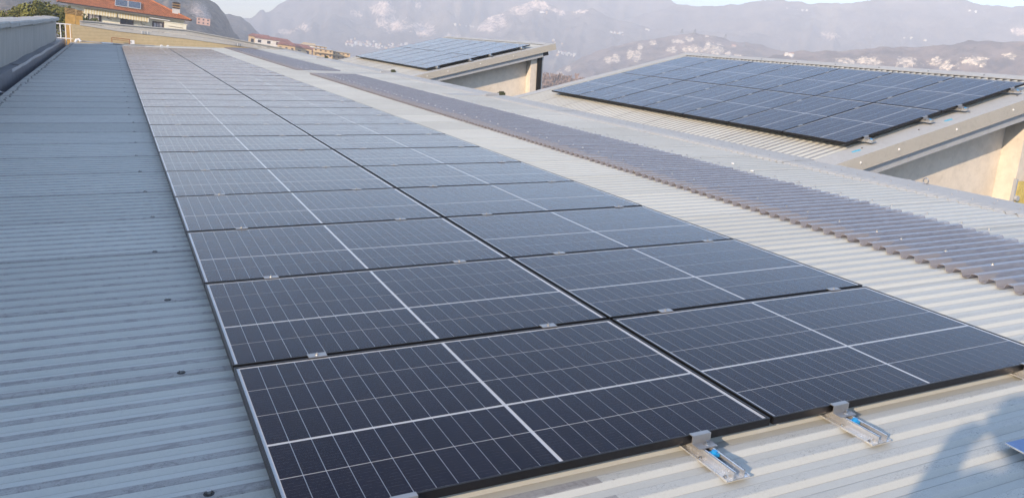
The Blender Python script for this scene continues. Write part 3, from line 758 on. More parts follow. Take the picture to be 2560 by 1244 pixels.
for i in range(nc+1):
    y0 = -8 + i*ML; y1 = min(y0 + ML - .012, WALLV+.03)
    if y1 - y0 < .3: break
    b = MB(); n = 8; vs = []; fs = []; dz = jit(i, 91)*.025; dx = jit(i, 92)*.02
    prof = [(.085, -.115), (.10, -.10), (.105, -.01), (.085, .018), (-.14, .030), (-.42, .020), (-.44, -.02), (-.44, -.115)]
    for q in range(n+1):
        y = y0 + (y1-y0)*q/n
        for k, (a, c_) in enumerate(prof):
            r_ = noise.noise(Vector((y*2.3, k*1.7, i)))*.010
            vs.append((xw+a+dx+r_, y, ztop+c_+dz+r_))
    k_ = len(prof)
    for q in range(n):
        for k in range(k_): fs.append((q*k_+k, q*k_+(k+1) % k_, (q+1)*k_+(k+1) % k_, (q+1)*k_+k))
    fs.append(tuple(range(k_))); fs.append(tuple(reversed(range(n*k_, (n+1)*k_))))
    build('coping_stone', b.add(vs, fs), M['concrete_cap'], t, lt)
# gutter between parapet and roof
g = empty('box_gutter', ROOF @ Matrix.Translation((-2.4, 0, CS)), 'dark box gutter running between the parapet and the left roof edge', 'gutter')
gl = Matrix.Translation((2.4, 0, -CS))
b = MB().box((-2.54, V0, CS-.30), (-2.08, VEND, CS-.285)).box((-2.085, V0, CS-.285), (-2.08, VEND, CS-.05)); build('trough', b, M['gutter'], g, gl)
# upstand sheet leaning on the wall, wavy top edge, in lengths
yy = V0; i = 0
while yy < VEND:
    y1 = min(yy + 3.4, VEND); b = MB(); vs = []; fs = []; n = 10
    for q in range(n+1):
        y = yy + (y1-yy)*q/n; h = .055 + .035*noise.noise(Vector((y*.35, 7, 0))) + (i % 2)*.01
        for (u, w) in ((-2.24, CS-.285), (-2.27, h-.05), (-2.30, h), (-2.58, h+.03)): vs.append((u+jit(i, 5)*.01, y, w))
    for q in range(n):
        for k in range(3): fs.append((q*4+k, (q+1)*4+k, (q+1)*4+k+1, q*4+k+1))
    build('upstand_flashing', b.add(vs, fs), M['gutter'], g, gl); yy = y1 - .05 if y1 < VEND - .1 else VEND + 1; i += 1
b = MB().bar((-2.50, 14.6, .16), (-2.10, 14.25, -.07), .05, .012); b.bar((-2.10, 14.25, -.07), (-1.98, 14.15, -.065), .07, .012)
build('strap', b, M['galv'], g, gl)
b = MB().box((-2.54, 14.7, CS-.2), (-2.20, 17.4, .14)); build('cover_box', b, M['gutter'], g, gl)

# ================================================================== CROSS WALL AT THE FAR END
VC = 40.45
t = empty('cross_wall', ROOF @ Matrix.Translation((0, VC, 0)), 'yellowish concrete cross wall with grey metal capping behind the far end of the panels', 'wall')
yt = [(-1.95, .75), (-1.04, .64), (.02, .50), (2.81, .30), (4.21, .15), (5.70, 0.0), (8.6, -.30)]
def strip(ptsA, ptsB, y0, y1):
    b = MB(); n = len(ptsA); vs = []
    for y in (y0, y1):
        vs += [(a, y, c_) for a, c_ in ptsA] + [(a, y, c_) for a, c_ in ptsB]
    fs = []
    for i in range(n-1):
        fs += [(n+i, n+i+1, i+1, i), (2*n+i, 2*n+i+1, 3*n+i+1, 3*n+i), (i, i+1, 2*n+i+1, 2*n+i), (n+i+1, n+i, 3*n+i, 3*n+i+1)]
    fs += [(0, n, 3*n, 2*n)[::-1], (n-1, 2*n-1, 4*n-1, 3*n-1)]
    # order: A upper, B lower
    return b.add(vs, fs)
low = [(a, -1.2) for a, _ in yt]
build('wall', strip(yt, low, 0, .30), M['concrete_yellow'], t)
def bt(u):
    return interp([(-1.95, .90), (-1.06, .90), (.05, .82), (2.83, .71), (3.33, .64), (4.59, .45), (5.71, .27), (7.25, .04), (8.9, -.22)], u)
def yl(u): return interp(yt, u)
us = [-1.60, -1.04, .02, 1.4, 2.81, 3.33, 4.21, 5.0, 5.70, 7.2, 8.6]
capA = [(u, yl(u)+.45*(bt(u)-yl(u))) for u in us]; capB = [(u, yl(u)+.004) for u in us]
build('fascia', strip(capA, capB, -.03, .26), M['flash'], t)
capA2 = [(u, bt(u)) for u in us]; capB2 = [(u, yl(u)+.45*(bt(u)-yl(u))+.012) for u in us]
build('capping', strip(capA2, capB2, .12, .9), M['flash'], t)
build('rail', strip([(u, bt(u)+.02) for u in us], [(u, bt(u)-.02) for u in us], .05, .119), M['flash'], t)
for k, u in enumerate((.95, 1.08, 1.2, 5.1, 5.2, 5.3)):
    z = yl(u)+.22*(bt(u)-yl(u)); build('bracket', MB().box((u-.012, -.06, z-.06), (u+.012, -.031, z+.06)), M['galv' if k % 2 else 'white'], t)
# dark channel and valley flashing in front of the wall
b = MB().box((-1.95, 39.9, -.30), (8.5, VC-.01, -.28)); 
t = build('end_gutter', b, M['gutter'], None, ROOF); tag(t, 'dark gutter channel between the last panels and the yellow cross wall', 'gutter')
b = MB().box((-1.9, 39.55, -.10), (4.2, 39.9, -.045)); t = build('end_flashing', b, M['flash'], None, ROOF); tag(t, 'pale folded flashing closing the roof before the yellow cross wall', 'flashing')
# rusty frame and white box
t = empty('rusty_frame', ROOF @ Matrix.Translation((0, 40.05, -.05)), 'rusty steel frame leaning low against the yellow cross wall', 'steel frame')
b = MB().bar((-.35, 0, 0), (-.34, .1, .28), .03).bar((-.34, .1, .28), (.40, .1, .22), .03).bar((.40, .1, .22), (.39, 0, -.02), .035).bar((-.32, .04, .20), (.38, .04, .14), .02)
build('bar', b, M['rust'], t); build('lower_bar', MB().bar((-.3, 0, .0), (.38, 0, -.03), .045), M['rust'], t)
t = empty('white_box', ROOF @ Matrix.Translation((.50, 39.95, .0)), 'small white junction box on the right of the rusty frame', 'junction box')
build('box', MB().box((-.09, -.03, -.02), (.09, .05, .15)), M['white'], t); build('label_strip', MB().box((-.07, -.034, .02), (-.045, -.031, .12)), M['void_black'], t)
b = MB().tube([(-1.72, 40.0, .04), (-1.55, 39.9, .03), (.0, 39.45, -.03), (1.4, 39.2, -.035)], .022, 8)
t = build('conduit_pipe', b, M['alu_dull'], None, ROOF); tag(t, 'thin grey pipe lying on the roof before the cross wall', 'pipe')
b = MB().tube([(-.75, 39.66, -.01), (-.30, 39.53, -.02)], .035, 8); t = build('pipe_sleeve', b, M['white'], None, ROOF); tag(t, 'white plastic sleeve around the thin grey pipe', 'pipe sleeve')
# white elbow: lumpy pvc bend
b = MB().tube([(-1.82, 39.7, -.03), (-1.76, 39.75, .08), (-1.66, 39.75, .10), (-1.60, 39.7, .02)], [.05, .06, .06, .045], 10)
t = build('pipe_bend', b, M['white'], None, ROOF); tag(t, 'white plastic pipe bend at the far left corner of the roof', 'pipe bend')
for k, (u, v) in enumerate(((1.55, 37.3), (1.80, 37.1))):
    b = MB().tube([(0, 0, 0), (.04, .02, .03), (.10, 0, .02)], [.03, .035, .02], 8); t = build('white_scrap', b, M['white'], None, ROOF @ Matrix.Translation((u, v, .02)))
    tag(t, ['white scrap at the far end of the panels, left of two', 'white scrap at the far end of the panels, right of two'][k], 'scrap', 'white scraps at the far end of the panels')
# railing
t = empty('railing', ROOF @ Matrix.Translation((-2.2, 40.7, -.1)), 'white tubular railing at the far left corner by the ochre chimney', 'railing')
o_ = Matrix.Translation((2.2, -40.7, .1))
for (p, q, r_, nm) in (((-2.56, 40.7, .74), (-1.78, 40.7, .71), .026, 'top_rail'), ((-2.56, 40.7, .11), (-1.95, 40.7, .09), .026, 'bottom_rail'), ((-2.42, 40.7, -.5), (-2.40, 40.7, .73), .024, 'post'), ((-2.22, 40.7, -.5), (-2.19, 40.7, .72), .024, 'post'), ((-2.04, 40.7, -.5), (-2.00, 40.7, .71), .024, 'post')):
    build(nm, MB().tube([p, q], r_, 8), M['white'], t, o_)
# two ochre chimneys with ribbed caps
for k, (u, v, w_, top, lab) in enumerate(((-2.10, 42.0, .42, 1.17, 'ochre chimney with ribbed clay cap behind the railing, larger and nearer'), (-1.80, 44.0, .30, 1.10, 'second ochre chimney with ribbed cap, behind the larger one'))):
    base = WV(u, v, 0); t = empty('chimney', Matrix.Translation((base.x, base.y, -1.6)), lab, 'chimney', 'ochre chimneys beyond the corner'); H = top+base.z+1.6
    build('shaft', MB().box((-w_/2, -.25, 0), (w_/2, .25, H)), M['chimney'], t)
    for q in range(4):
        g_ = .03 + .012*(q % 2); build('cap_rib', MB().box((-w_/2-g_+.0, -.25-g_, H+.02+q*.065), (w_/2+g_, .25+g_, H+.02+q*.065+.04)), M['chimney_cap'], t)
    build('cap_core', MB().box((-w_/2+.04, -.2, H), (w_/2-.04, .2, H+.28)), M['void_black'], t)

# neighbouring roof beyond the cross wall
b = MB().box((-2.6, 44.8, -7.6), (10, 62, -.9)); t = build('neighbour_building', b, M['flash'], None, None); tag(t, 'low grey building just beyond the yellow cross wall', 'building')

# ================================================================== LOOSE THINGS NEAR THE CAMERA
t = empty('perforated_plate', ROOF @ Matrix.Translation((2.505, -.468, CS+.028)) @ Matrix.Rotation(R(-2), 4, 'Z') @ Matrix.Rotation(R(2), 4, 'X'), 'blue filmed perforated metal plate lying on the roof at the lower right corner', 'metal plate')
build('plate', MB().box((0, -.16, 0), (.42, .055, .004)), M['blue_film'], t)
build('edge', MB().box((-.003, -.16, -.0005), (.0, .055, .0045)).box((0, -.163, -.0005), (.42, -.1605, .0045)), M['alu'], t)
b = MB(); rr = random.Random(4)
for k in range(26):
    x, y = .03+rr.random()*.36, -.15+rr.random()*.19; s = .0035
    b.tube([(x, y, .0042), (x, y, .0050)], s, 8)
o = build('hole', b, M['void_black'], t); o['kind'] = 'stuff'
b = MB()
for k in range(9):
    x, y = .03+rr.random()*.3, -.14+rr.random()*.16; b.tube([(x, y, .0042), (x, y, .0062)], [.006, .003], 8)
o = build('droplets', b, M['alu'], t); o['kind'] = 'stuff'
build('spacer', MB().box((.05, -.14, -.028), (.09, .03, 0)).box((.3, -.14, -.028), (.34, .03, 0)), M['alu_dull'], t)

# the person taking the picture (stands behind the camera; the shadow falls into the lower right corner)
def person():
    foot = WV(-.98, -2.36, CS); fz = foot.z
    t = empty('person', Matrix.Translation((foot.x, foot.y, fz)), 'person in navy jacket and grey trousers holding up a phone with both hands', 'person')
    def skin(name, verts, edges, rad, mat):
        me = bpy.data.meshes.new(name); me.from_pydata(verts, edges, []); me.materials.append(mat); o = link(name, me, t)
        md = o.modifiers.new('Skin', 'SKIN'); me.skin_vertices[0].use_smooth_shade if False else None
        for i, r_ in enumerate(rad): me.skin_vertices[0].data[i].radius = (r_, r_) if not isinstance(r_, tuple) else r_
        me.skin_vertices[0].data[0].use_root = True
        s = o.modifiers.new('Sub', 'SUBSURF'); s.levels = 2; s.render_levels = 2; return o
    fx, fy = .46, .89   # facing direction
    def at(r_, f_, z): return (r_*fy + f_*fx, -r_*fx + f_*fy, z)
    def hand(dx, dz):
        q = Vector((CAMP.x, CAMP.y, CAMP.z)) - Vector((foot.x, foot.y, fz)) - Vector(_f)*.05 + Vector(_r)*dx; return (q.x, q.y, q.z+dz)
    vb = [at(0, 0, .92), at(0, 0, 1.12), at(0, .01, 1.36), at(0, .02, 1.44), at(0, .05, 1.56), at(0, .06, 1.66),
          at(.19, 0, 1.36), at(.25, .10, 1.12), hand(.16, -.06), hand(.10, -.02), at(-.19, 0, 1.36), at(-.22, .14, 1.10), hand(-.17, -.06), hand(-.10, -.02),
          at(.10, 0, .86), at(.13, .03, .46), at(.14, -.01, .07), at(.15, .14, .035), at(-.10, 0, .86), at(-.13, .03, .46), at(-.14, -.01, .07), at(-.15, .14, .035)]
    eb = [(0, 1), (1, 2), (2, 3), (3, 4), (4, 5), (2, 6), (6, 7), (7, 8), (8, 9), (2, 10), (10, 11), (11, 12), (12, 13), (0, 14), (14, 15), (15, 16), (16, 17), (0, 18), (18, 19), (19, 20), (20, 21)]
    rb = [.15, .14, .16, .06, .085, .075, .085, .065, .045, .038, .085, .065, .045, .038, .10, .065, .045, .04, .10, .065, .045, .04]
    skin('body', vb, eb, rb, M['jacket'])
    b = MB(); 
    hc = Vector(at(0, .07, 1.62))
    for i, zz in enumerate((-.12, -.07, 0, .07, .11)): pass
    b.tube([hc+Vector((0, 0, z)) for z in (-.12, -.08, -.02, .05, .10, .125)], [.045, .07, .085, .088, .06, .02], 14); build('head', b, M['skin'], t)
    b.v = []; b.f = []; b.mi = []; b.tube([hc+Vector((-fx*.02, -fy*.02, z)) for z in (.0, .06, .11, .14)], [.092, .096, .07, .02], 14); build('hair', b, M['void_black'], t)
    for sg in (1, -1):
        for q in range(5):
            p0 = Vector(hand(sg*.10, -.02)); p1 = Vector(hand(sg*.092, .03-.016*q)); p2 = Vector(hand(sg*.06, .03-.016*q))
            build('finger', MB().tube([p0, p1, p2], [.010, .009, .007], 6), M['skin'], t)
    return t
person()
ph = Matrix((_r, -_d, -_f)).transposed().to_4x4(); ph.translation = CAMP - _f*.022
t = empty('phone', ph, 'dark phone held up by the person taking the picture', 'phone')
build('case', MB().box((-.075, -.037, -.0), (.075, .037, .008)), M['void_black'], t)

# ================================================================== VILLA
VD = 108.
VA = .91
vb_ = az_pos(VA, VD, 0); eave_z = CAMP.z + VD*math.tan(R(.19)) + .05
VM = Matrix.Translation((vb_.x, vb_.y, 0)) @ Matrix.Rotation(-R(VA), 4, 'Z') @ Matrix.Rotation(R(-.5), 4, 'Z')
VM.translation = Vector((vb_.x, vb_.y, -7.6))
villa = empty('villa', VM, 'cream villa with terracotta hipped roof, awnings and roof collectors beyond the cross wall', 'house')
E0 = eave_z + 7.6       # eave height in villa coordinates
b = MB().box((-6.1, .9, 0), (6.35, 9.5, E0-.12)); build('wall', b, M['villa_wall'], villa)
build('bay', MB().box((4.15, .35, 0), (6.6, .9, E0-.62)).box((4.1, .30, E0-.62), (6.7, .9, E0-.52)), M['villa_wall'], villa)
build('soffit', MB().box((-7.0, .05, E0-.10), (7.0, 10.4, E0-.05)), M['villa_trim'], villa)
build('gutter', MB().tube([(-7.1, 0, E0-.02), (7.1, 0, E0-.02)], .07, 8).tube([(7.1, 0, E0-.02), (7.1, 10.4, E0-.02)], .07, 8), M['brown'], villa)
build('fascia_board', MB().box((-7.02, .03, E0-.13), (7.02, .06, E0+.0)), M['villa_trim'], villa)
# hipped roof built of tile courses: every column of tiles is a half-round ridge
sl = math.tan(R(21)); hw = 7.1; RD = 5.2
rf = empty('x', VM) if False else None
rb_ = MB(); rb_.add([(-hw, 0, E0), (hw, 0, E0), (hw, 10.4, E0), (-hw, 10.4, E0), (-hw+RD, RD, E0+RD*sl), (hw-RD, RD, E0+RD*sl)], [(0, 1, 5, 4), (1, 2, 5), (2, 3, 4, 5), (3, 0, 4)])
roof = build('roof', rb_, M['tile'], villa)
ME_T = MB().add([(-.10, 0, 0), (-.06, 0, .045), (0, 0, .06), (.06, 0, .045), (.10, 0, 0), (-.085, .38, .0), (-.05, .38, .04), (0, .38, .052), (.05, .38, .04), (.085, .38, 0)], [(0, 1, 6, 5), (1, 2, 7, 6), (2, 3, 8, 7), (3, 4, 9, 8), (4, 3, 2, 1, 0)]).mesh('tile', M['tile'])
slm = Matrix.Rotation(math.atan(sl), 4, 'X'); ntile = 0; tb = MB()
y = 0.; row = 0
while y < RD-.2:
    x = -hw + y + .12
    while x < hw - y - .1:
        mt = Matrix.Translation((x, y, E0+y*sl+.012)) @ slm @ Matrix.Rotation(jit(int(x*10), row)*.03, 4, 'Z')
        if row < 4 and ntile < 285:
            link('tile', ME_T, roof, mt); ntile += 1
        else:
            tb.add([mt @ v_.co for v_ in ME_T.vertices], [tuple(p.vertices) for p in ME_T.polygons])
        x += .205
    y += .33*math.cos(math.atan(sl)); row += 1
o = build('roof_tiles', tb, M['tile'], roof); o['kind'] = 'stuff'
build('hip_tiles', MB().tube([(hw, 0, E0+.05), (hw-RD, RD, E0+RD*sl+.05)], .11, 8).tube([(-hw, 0, E0+.05), (-hw+RD, RD, E0+RD*sl+.05)], .11, 8), M['tile'], roof)
def vwin(x0, x1, z0, z1, yy, cur, nm='window'):
    w = build(nm, MB().box((x0-.09, yy-.06, z0), (x0, yy, z1)).box((x1, yy-.06, z0), (x1+.09, yy, z1)).box((x0-.09, yy-.06, z1), (x1+.09, yy, z1+.08)).box(((x0+x1)/2-.03, yy-.03, z0), ((x0+x1)/2+.03, yy, z1)), M['brown'], villa)
    build('pane', MB().box((x0, yy-.012, z0), (x1, yy-.004, z1)), M['window'], w)
    for q in range(cur):
        xx = x0+.10+q*(x1-x0-.2)/max(1, cur); build('curtain', MB().box((xx, yy-.020, z0), (xx+(x1-x0)*.22, yy-.014, z1-.12)), M['curtain'], w)
    return w
vwin(-3.96, -2.70, E0-3.0, E0-.70, .898, 3); vwin(-.54, .70, E0-3.0, E0-.72, .898, 0); vwin(2.9, 4.05, E0-3.0, E0-.75, .898, 3)
def awning(x0, x1):
    a = empty('aw', VM) if False else None
    n = int((x1-x0)/.14); b1 = MB(); b2 = MB(); z = E0-.30
    for i in range(n):
        xa = x0 + i*(x1-x0)/n; xb = xa + (x1-x0)/n; bb = b1 if i % 2 else b2
        bb.add([(xa, .88, z), (xb, .88, z), (xb, .02, z-.30), (xa, .02, z-.30)], [(0, 1, 2, 3)])
        c_ = .07*abs(math.sin(i*1.1)) ; bb.add([(xa, .02, z-.30), (xb, .02, z-.30), (xb, .02, z-.50-c_), ((xa+xb)/2, .02, z-.55-c_), (xa, .02, z-.50-c_)], [(0, 1, 2, 3, 4)])
    o = build('awning', b1, M['awning'], villa); build('stripes', b2, M['awning_white'], o); 
    build('arm', MB().bar((x0+.05, .86, z-.6), (x0+.05, .04, z-.32), .03).bar((x1-.05, .86, z-.6), (x1-.05, .04, z-.32), .03), M['villa_trim'], o)
awning(-4.4, -1.0); awning(-.86, 2.43)
build('awning_cassette', MB().box((2.5, .35, E0-.42), (4.75, .62, E0-.28)), M['white'], villa)
def hook(x, z):
    build('wall_bracket', MB().tube([(x, .88, z+.12), (x-.10, .80, z+.16), (x-.12, .78, z+.02), (x, .80, z-.06), (x+.35, .80, z-.14)], .025, 6), M['brown'], villa)
hook(-1.9, E0-1.05); hook(1.7, E0-1.15)
build('wall_bracket', MB().tube([(4.6, .30, E0-1.0), (6.2, .30, E0-1.02)], .02, 6), M['brown'], villa)
ch = MB().box((5.0, 1.3, E0+.25), (5.85, 2.1, E0+1.12)); cho = build('chimney', ch, M['villa_trim'], roof)
ch2 = empty('chimney_stack_dummy', VM) if False else None
for q in range(5): build('chimney_cap', MB().box((4.98-.03*(q % 2), 1.28, E0+1.14+q*.15), (5.87+.03*(q % 2), 2.12, E0+1.24+q*.15)), M['chimney_cap' if q % 2 else 'brown'], roof)
build('chimney_core', MB().box((5.1, 1.4, E0+1.12), (5.75, 2.0, E0+1.9)), M['void_black'], roof)
for x0 in (-1.25, .17):
    mt = Matrix.Translation((x0, .75, E0+.75*sl+.16)) @ slm
    o = build('solar_collector', MB().box((0, 0, 0), (1.36, 2.1, .07)), M['villa_trim'], roof, mt); build('collector_glass', MB().box((.05, .05, .071), (1.31, 2.05, .076)), M['collector'], roof, mt)

# ================================================================== TREES
def leaf_cloud(b, centre, rad, n, size, rnd, squash=1., mi=0):
    for i in range(n):
        while True:
            d = Vector((rnd.uniform(-1, 1), rnd.uniform(-1, 1), rnd.uniform(-1, 1)))
            if .05 < d.length < 1: break
        d = d.normalized()*(d.length**.45)
        p = Vector(centre) + Vector((d.x*rad, d.y*rad, d.z*rad*squash))
        a = Vector((rnd.uniform(-1, 1), rnd.uniform(-1, 1), rnd.uniform(-1, 1))).normalized()
        c_ = a.cross(d + Vector((.01, .02, .03))).normalized(); s = size*rnd.uniform(.6, 1.4); a = c_.cross(d).normalized().lerp(d.normalized(), .35)
        b.add([p-c_*s*.5, p+a*s, p+c_*s*.5, p-a*s*.4], [(0, 1, 2, 3)], mi)
rnd = random.Random(11)
pb = az_pos(-3.45, 58, -7.6)
pine = empty('umbrella_pine', Matrix.Translation(pb), 'broad light green pine crown behind the parapet, left of the chimneys', 'tree')
crown = MB()
zc = CAMP.z - 1.0 + 7.6
for (dx, dy, dz, r_) in ((-1.95, 0, -.25, .85), (-1.3, .3, .05, .9), (-.6, -.2, .35, 1.0), (.1, .4, .50, 1.0), (.75, -.1, .30, .95), (1.45, .2, .05, .95), (2.1, .1, -.15, .9), (2.7, .2, -.45, .7), (-.9, .2, -.5, 1.1), (.5, .3, -.5, 1.2), (1.8, .4, -.7, 1.0), (-2.3, .2, -.75, .7)):
    leaf_cloud(crown, (dx, dy, zc+dz), r_*.78, 520, .12, rnd, .85)
    for q in range(5):
        a = rnd.uniform(0, 6.28); leaf_cloud(crown, (dx+math.cos(a)*r_*.6, dy+math.sin(a)*r_*.6, zc+dz+rnd.uniform(.0, .5)*r_), .30, 130, .10, rnd)
build('crown', crown, M['leaf'], pine)
tr = MB().tube([(0, 0, 0), (.1, 0, 3), (0, .1, 5.4)], [.28, .22, .14], 8)
for a in range(7): tr.tube([(0, .05, 4.2), (math.cos(a)*1.2, math.sin(a)*.6, 5.9)], [.09, .03], 5)
build('trunk', tr, M['bark'], pine)
pb = az_pos(-.75, 62, -7.6); sm = empty('evergreen_shrub', Matrix.Translation(pb), 'dark green shrub between the ochre chimneys and the villa', 'shrub'); b = MB()
for (dx, dz, r_) in ((0, 0, .7), (.5, -.3, .6), (-.5, -.4, .6), (0, -.9, .9)): leaf_cloud(b, (dx, 0, zc-.2+dz), r_*.8, 420, .11, rnd)
build('crown', b, M['leaf_dark'], sm); build('trunk', MB().tube([(0, 0, 0), (0, 0, zc-.5)], [.12, .06], 6), M['bark'], sm)

def bare_tree(a, d, h, label, seed, group='bare poplars by the valley road'):
    z = land_z(*az_pos(a, d).xy); t = empty('bare_tree', Matrix.Translation(az_pos(a, d, z)), label, 'tree', group); r_ = random.Random(seed)
    b = MB().tube([(0, 0, 0), (0, 0, h*.5), (0, 0, h)], [h*.022, h*.014, h*.004], 5); build('trunk', b, M['twig'], t); b = MB()
    for i in range(90):
        z0 = h*r_.uniform(.2, .95); an = r_.uniform(0, 6.28); L = h*.20*(1.1-z0/h)+h*.04; up = r_.uniform(1.2, 2.4)
        b.tube([(0, 0, z0), (math.cos(an)*L*.5, math.sin(an)*L*.5, z0+L*up*.6), (math.cos(an)*L*.8, math.sin(an)*L*.8, z0+L*up)], [h*.006, h*.004, h*.001], 3, caps=False)
    build('crown', b, M['twig'], t)
bare_tree(6.82, 230, 9.0, 'tall bare poplar right of the pink house, tallest', 1)
bare_tree(6.32, 240, 7.5, 'bare poplar just right of the pink house', 2)
bare_tree(7.35, 220, 6.0, 'low bare tree right of the tallest poplar', 3)
bare_tree(5.98, 235, 5.0, 'small bare tree below the pink house', 4)
bare_tree(8.0, 215, 4.0, 'short bare tree at the foot of the hill, rightmost', 5)
# ground cover of bare scrub in front of the hill and on the brush rise (nobody could count it)
b = MB(); r_ = random.Random(5)
def scrub(b, a0, a1, d0, d1, n, h0, h1):
    for i in range(n):
        a = r_.uniform(a0, a1); d = r_.uniform(d0, d1); p = az_pos(a, d); z = land_z(p.x, p.y); h = r_.uniform(h0, h1)
        for q in range(5):
            an = r_.uniform(0, 6.28); ox, oy = math.cos(an), math.sin(an)
            b.add([(p.x-ox*h*.10, p.y-oy*h*.10, z-.3), (p.x+ox*h*.10, p.y+oy*h*.10, z-.3), (p.x+ox*h*.35, p.y+oy*h*.35, z+h*r_.uniform(.6, 1)), (p.x, p.y, z+h*r_.uniform(.4, .8)), (p.x-ox*h*.3, p.y-oy*h*.3, z+h*r_.uniform(.6, 1))], [(0, 1, 2, 3, 4)])
scrub(b, 5.2, 16, 200, 420, 700, 2.0, 5.0)
scrub(b, 25.0, 33, 310, 420, 1100, 1.5, 3.6)
tag(build('bare_scrub', b, M['twig']), 'reddish brown leafless scrub covering the valley floor and the rise between the sheds', 'scrub', kind='stuff')

def conifer(a, d, h, w_, label, seed):
    p = az_pos(a, d); z = land_z(p.x, p.y); t = empty('conifer', Matrix.Translation((p.x, p.y, z)), label, 'tree', 'dark conifers in the valley'); rr = random.Random(seed); b = MB()
    for i in range(420):
        f = rr.random()**.8; zz = h*(.08+.9*f); ra = w_*(1-f)**.7*rr.uniform(.5, 1); an = rr.uniform(0, 6.28); x, y = math.cos(an)*ra, math.sin(an)*ra; s = h*.06
        b.add([(x, y, zz), (x+math.cos(an)*s, y+math.sin(an)*s, zz-s*.5), (x+math.cos(an+1.2)*s, y+math.sin(an+1.2)*s, zz+s*.2)], [(0, 1, 2)])
    build('crown', b, M['leaf_dark'], t); build('trunk', MB().tube([(0, 0, 0), (0, 0, h*.9)], [h*.03, h*.01], 5), M['bark'], t)
conifer(11.05, 330, 8, 1.3, 'slim dark cypress behind the red roofed houses, left of two', 1)
conifer(11.32, 335, 7.5, 2.6, 'round dark conifer behind the red roofed houses, right of two', 2)
conifer(12.7, 420, 11, 3, 'dark conifer above the big ochre apartments, left', 3)
conifer(13.3, 430, 9, 2.4, 'dark conifer just behind the ochre apartments, middle', 4)
conifer(13.9, 430, 9, 3.2, 'wide dark conifer above the right end of the ochre apartments', 5)
conifer(14.9, 400, 8, 1.6, 'small dark conifer right of the ochre apartments', 6)
conifer(15.3, 405, 7, 1.6, 'small dark conifer nearer the left shed', 7)
conifer(16.1, 380, 9, 2.6, 'dark conifer just above the lower corner of the left shed', 8)
for k, (a, e, h) in enumerate(((37.2, 3.95, 9), (38.05, 3.98, 11), (40.1, 3.95, 8), (41.4, 3.75, 7))):
    q = land_hit(a, e-.25)
    if q: conifer(a, math.hypot(q.x-CAMP.x, q.y-CAMP.y)+10, h, 3, ['dark tree on the limestone hill top, left of the white house', 'tall dark tree beside the white house on the limestone hill', 'dark tree on the right shoulder of the limestone hill', 'small dark tree low on the right shoulder of the limestone hill'][k], 20+k)

# ================================================================== HOUSES IN THE VALLEY
def house(a, d, w_, dp, h, roofh, wall, roofm, label, group=None, yaw=0, floors=1, nwin=3, z=None, balcony=False, lift=0, name='house', cat='house'):
    p = az_pos(a, d); z = land_z(p.x, p.y) if z is None else z
    m = Matrix.Translation((p.x, p.y, z-.5+lift)) @ Matrix.Rotation(-R(a)+yaw, 4, 'Z'); t = empty(name, m, label, cat, group)
    build('wall', MB().box((-w_/2, 0, 0), (w_/2, dp, h)), wall, t); o = .5
    if roofh > 0:
        roofh *= .75; build('roof', MB().add([(-w_/2-o, -o, h), (w_/2+o, -o, h), (w_/2+o, dp+o, h), (-w_/2-o, dp+o, h), (-w_/2+w_*.15, dp/2, h+roofh), (w_/2-w_*.15, dp/2, h+roofh)], [(0, 1, 5, 4), (1, 2, 5), (2, 3, 4, 5), (3, 0, 4), (3, 2, 1, 0)]), roofm, t)
    for f in range(floors):
        zz = h*(f+.35)/floors
        for q in range(nwin):
            x = -w_/2 + w_*(q+.5)/nwin; build('window', MB().box((x-w_/nwin*.18, -.06, zz), (x+w_/nwin*.18, -.01, zz+h/floors*.42)), M['window'], t)
        if balcony: build('balcony', MB().box((-w_/2, -1.2, zz-h/floors*.25), (w_/2, -.02, zz-h/floors*.2)).box((-w_/2, -1.22, zz-h/floors*.25), (w_/2, -1.16, zz+.25)), wall, t)
    return t
RG = 'red roofed houses below the wooded hill'
H_ = lambda a, e, d: (CAMP.z + d*math.tan(R(e+.27)))     # roof height seen at that elevation
house(8.95, 330, 8.5, 7, 4.4, 1.3, M['ochre_wall'], M['red_roof'], 'leftmost red roofed house of the valley, small ochre gable', RG, z=H_(8.95, -.25, 330)-5.2, floors=1)
house(9.50, 310, 9.5, 8, 4.6, 1.4, M['white_wall'], M['red_roof'], 'red roofed house with bright white wall, left of the long terrace', RG, z=H_(9.5, -.30, 310)-5.5, floors=2)
house(10.15, 315, 8.5, 8, 4.6, 1.3, M['white_wall'], M['red_roof'], 'long red roofed terrace with white walls, right part', RG, z=H_(10.15, -.32, 315)-5.4, floors=2)
house(10.65, 300, 6, 7, 3.4, 1.4, M['ochre_wall'], M['red_roof'], 'low orange roofed house right of the terrace', RG, z=H_(10.65, -.50, 300)-4.3)
house(11.5, 320, 9, 8, 4, 1.6, M['ochre_wall'], M['red_roof'], 'red roofed house in the middle of the valley cluster', RG, z=H_(11.5, -.52, 320)-5.1)
house(12.15, 330, 11, 8, 4, 1.7, M['pink_wall'], M['red_roof'], 'wide red roofed house left of the ochre apartments', RG, z=H_(12.15, -.62, 330)-5.2)
house(12.1, 390, 7, 7, 5, 1.4, M['white_wall'], M['ochre_wall'], 'pale house standing behind the wide red roof', RG, z=H_(12.1, -.35, 390)-6, floors=2)
AG = 'ochre apartment blocks left of the shed'
house(13.05, 300, 6.8, 8, 6.2, .25, M['ochre_wall'], M['white_wall'], 'ochre apartment block with white balconies, left of two', AG, z=H_(13.05, -.60, 300)-6.2, floors=4, nwin=4, balcony=True, name='apartment_block', cat='apartment block')
house(14.1, 305, 8.0, 8, 5.6, .25, M['ochre_wall'], M['ochre_wall'], 'ochre apartment block with yellow balconies, right of two', AG, z=H_(14.1, -.66, 305)-5.6, floors=4, nwin=5, balcony=True, name='apartment_block', cat='apartment block')
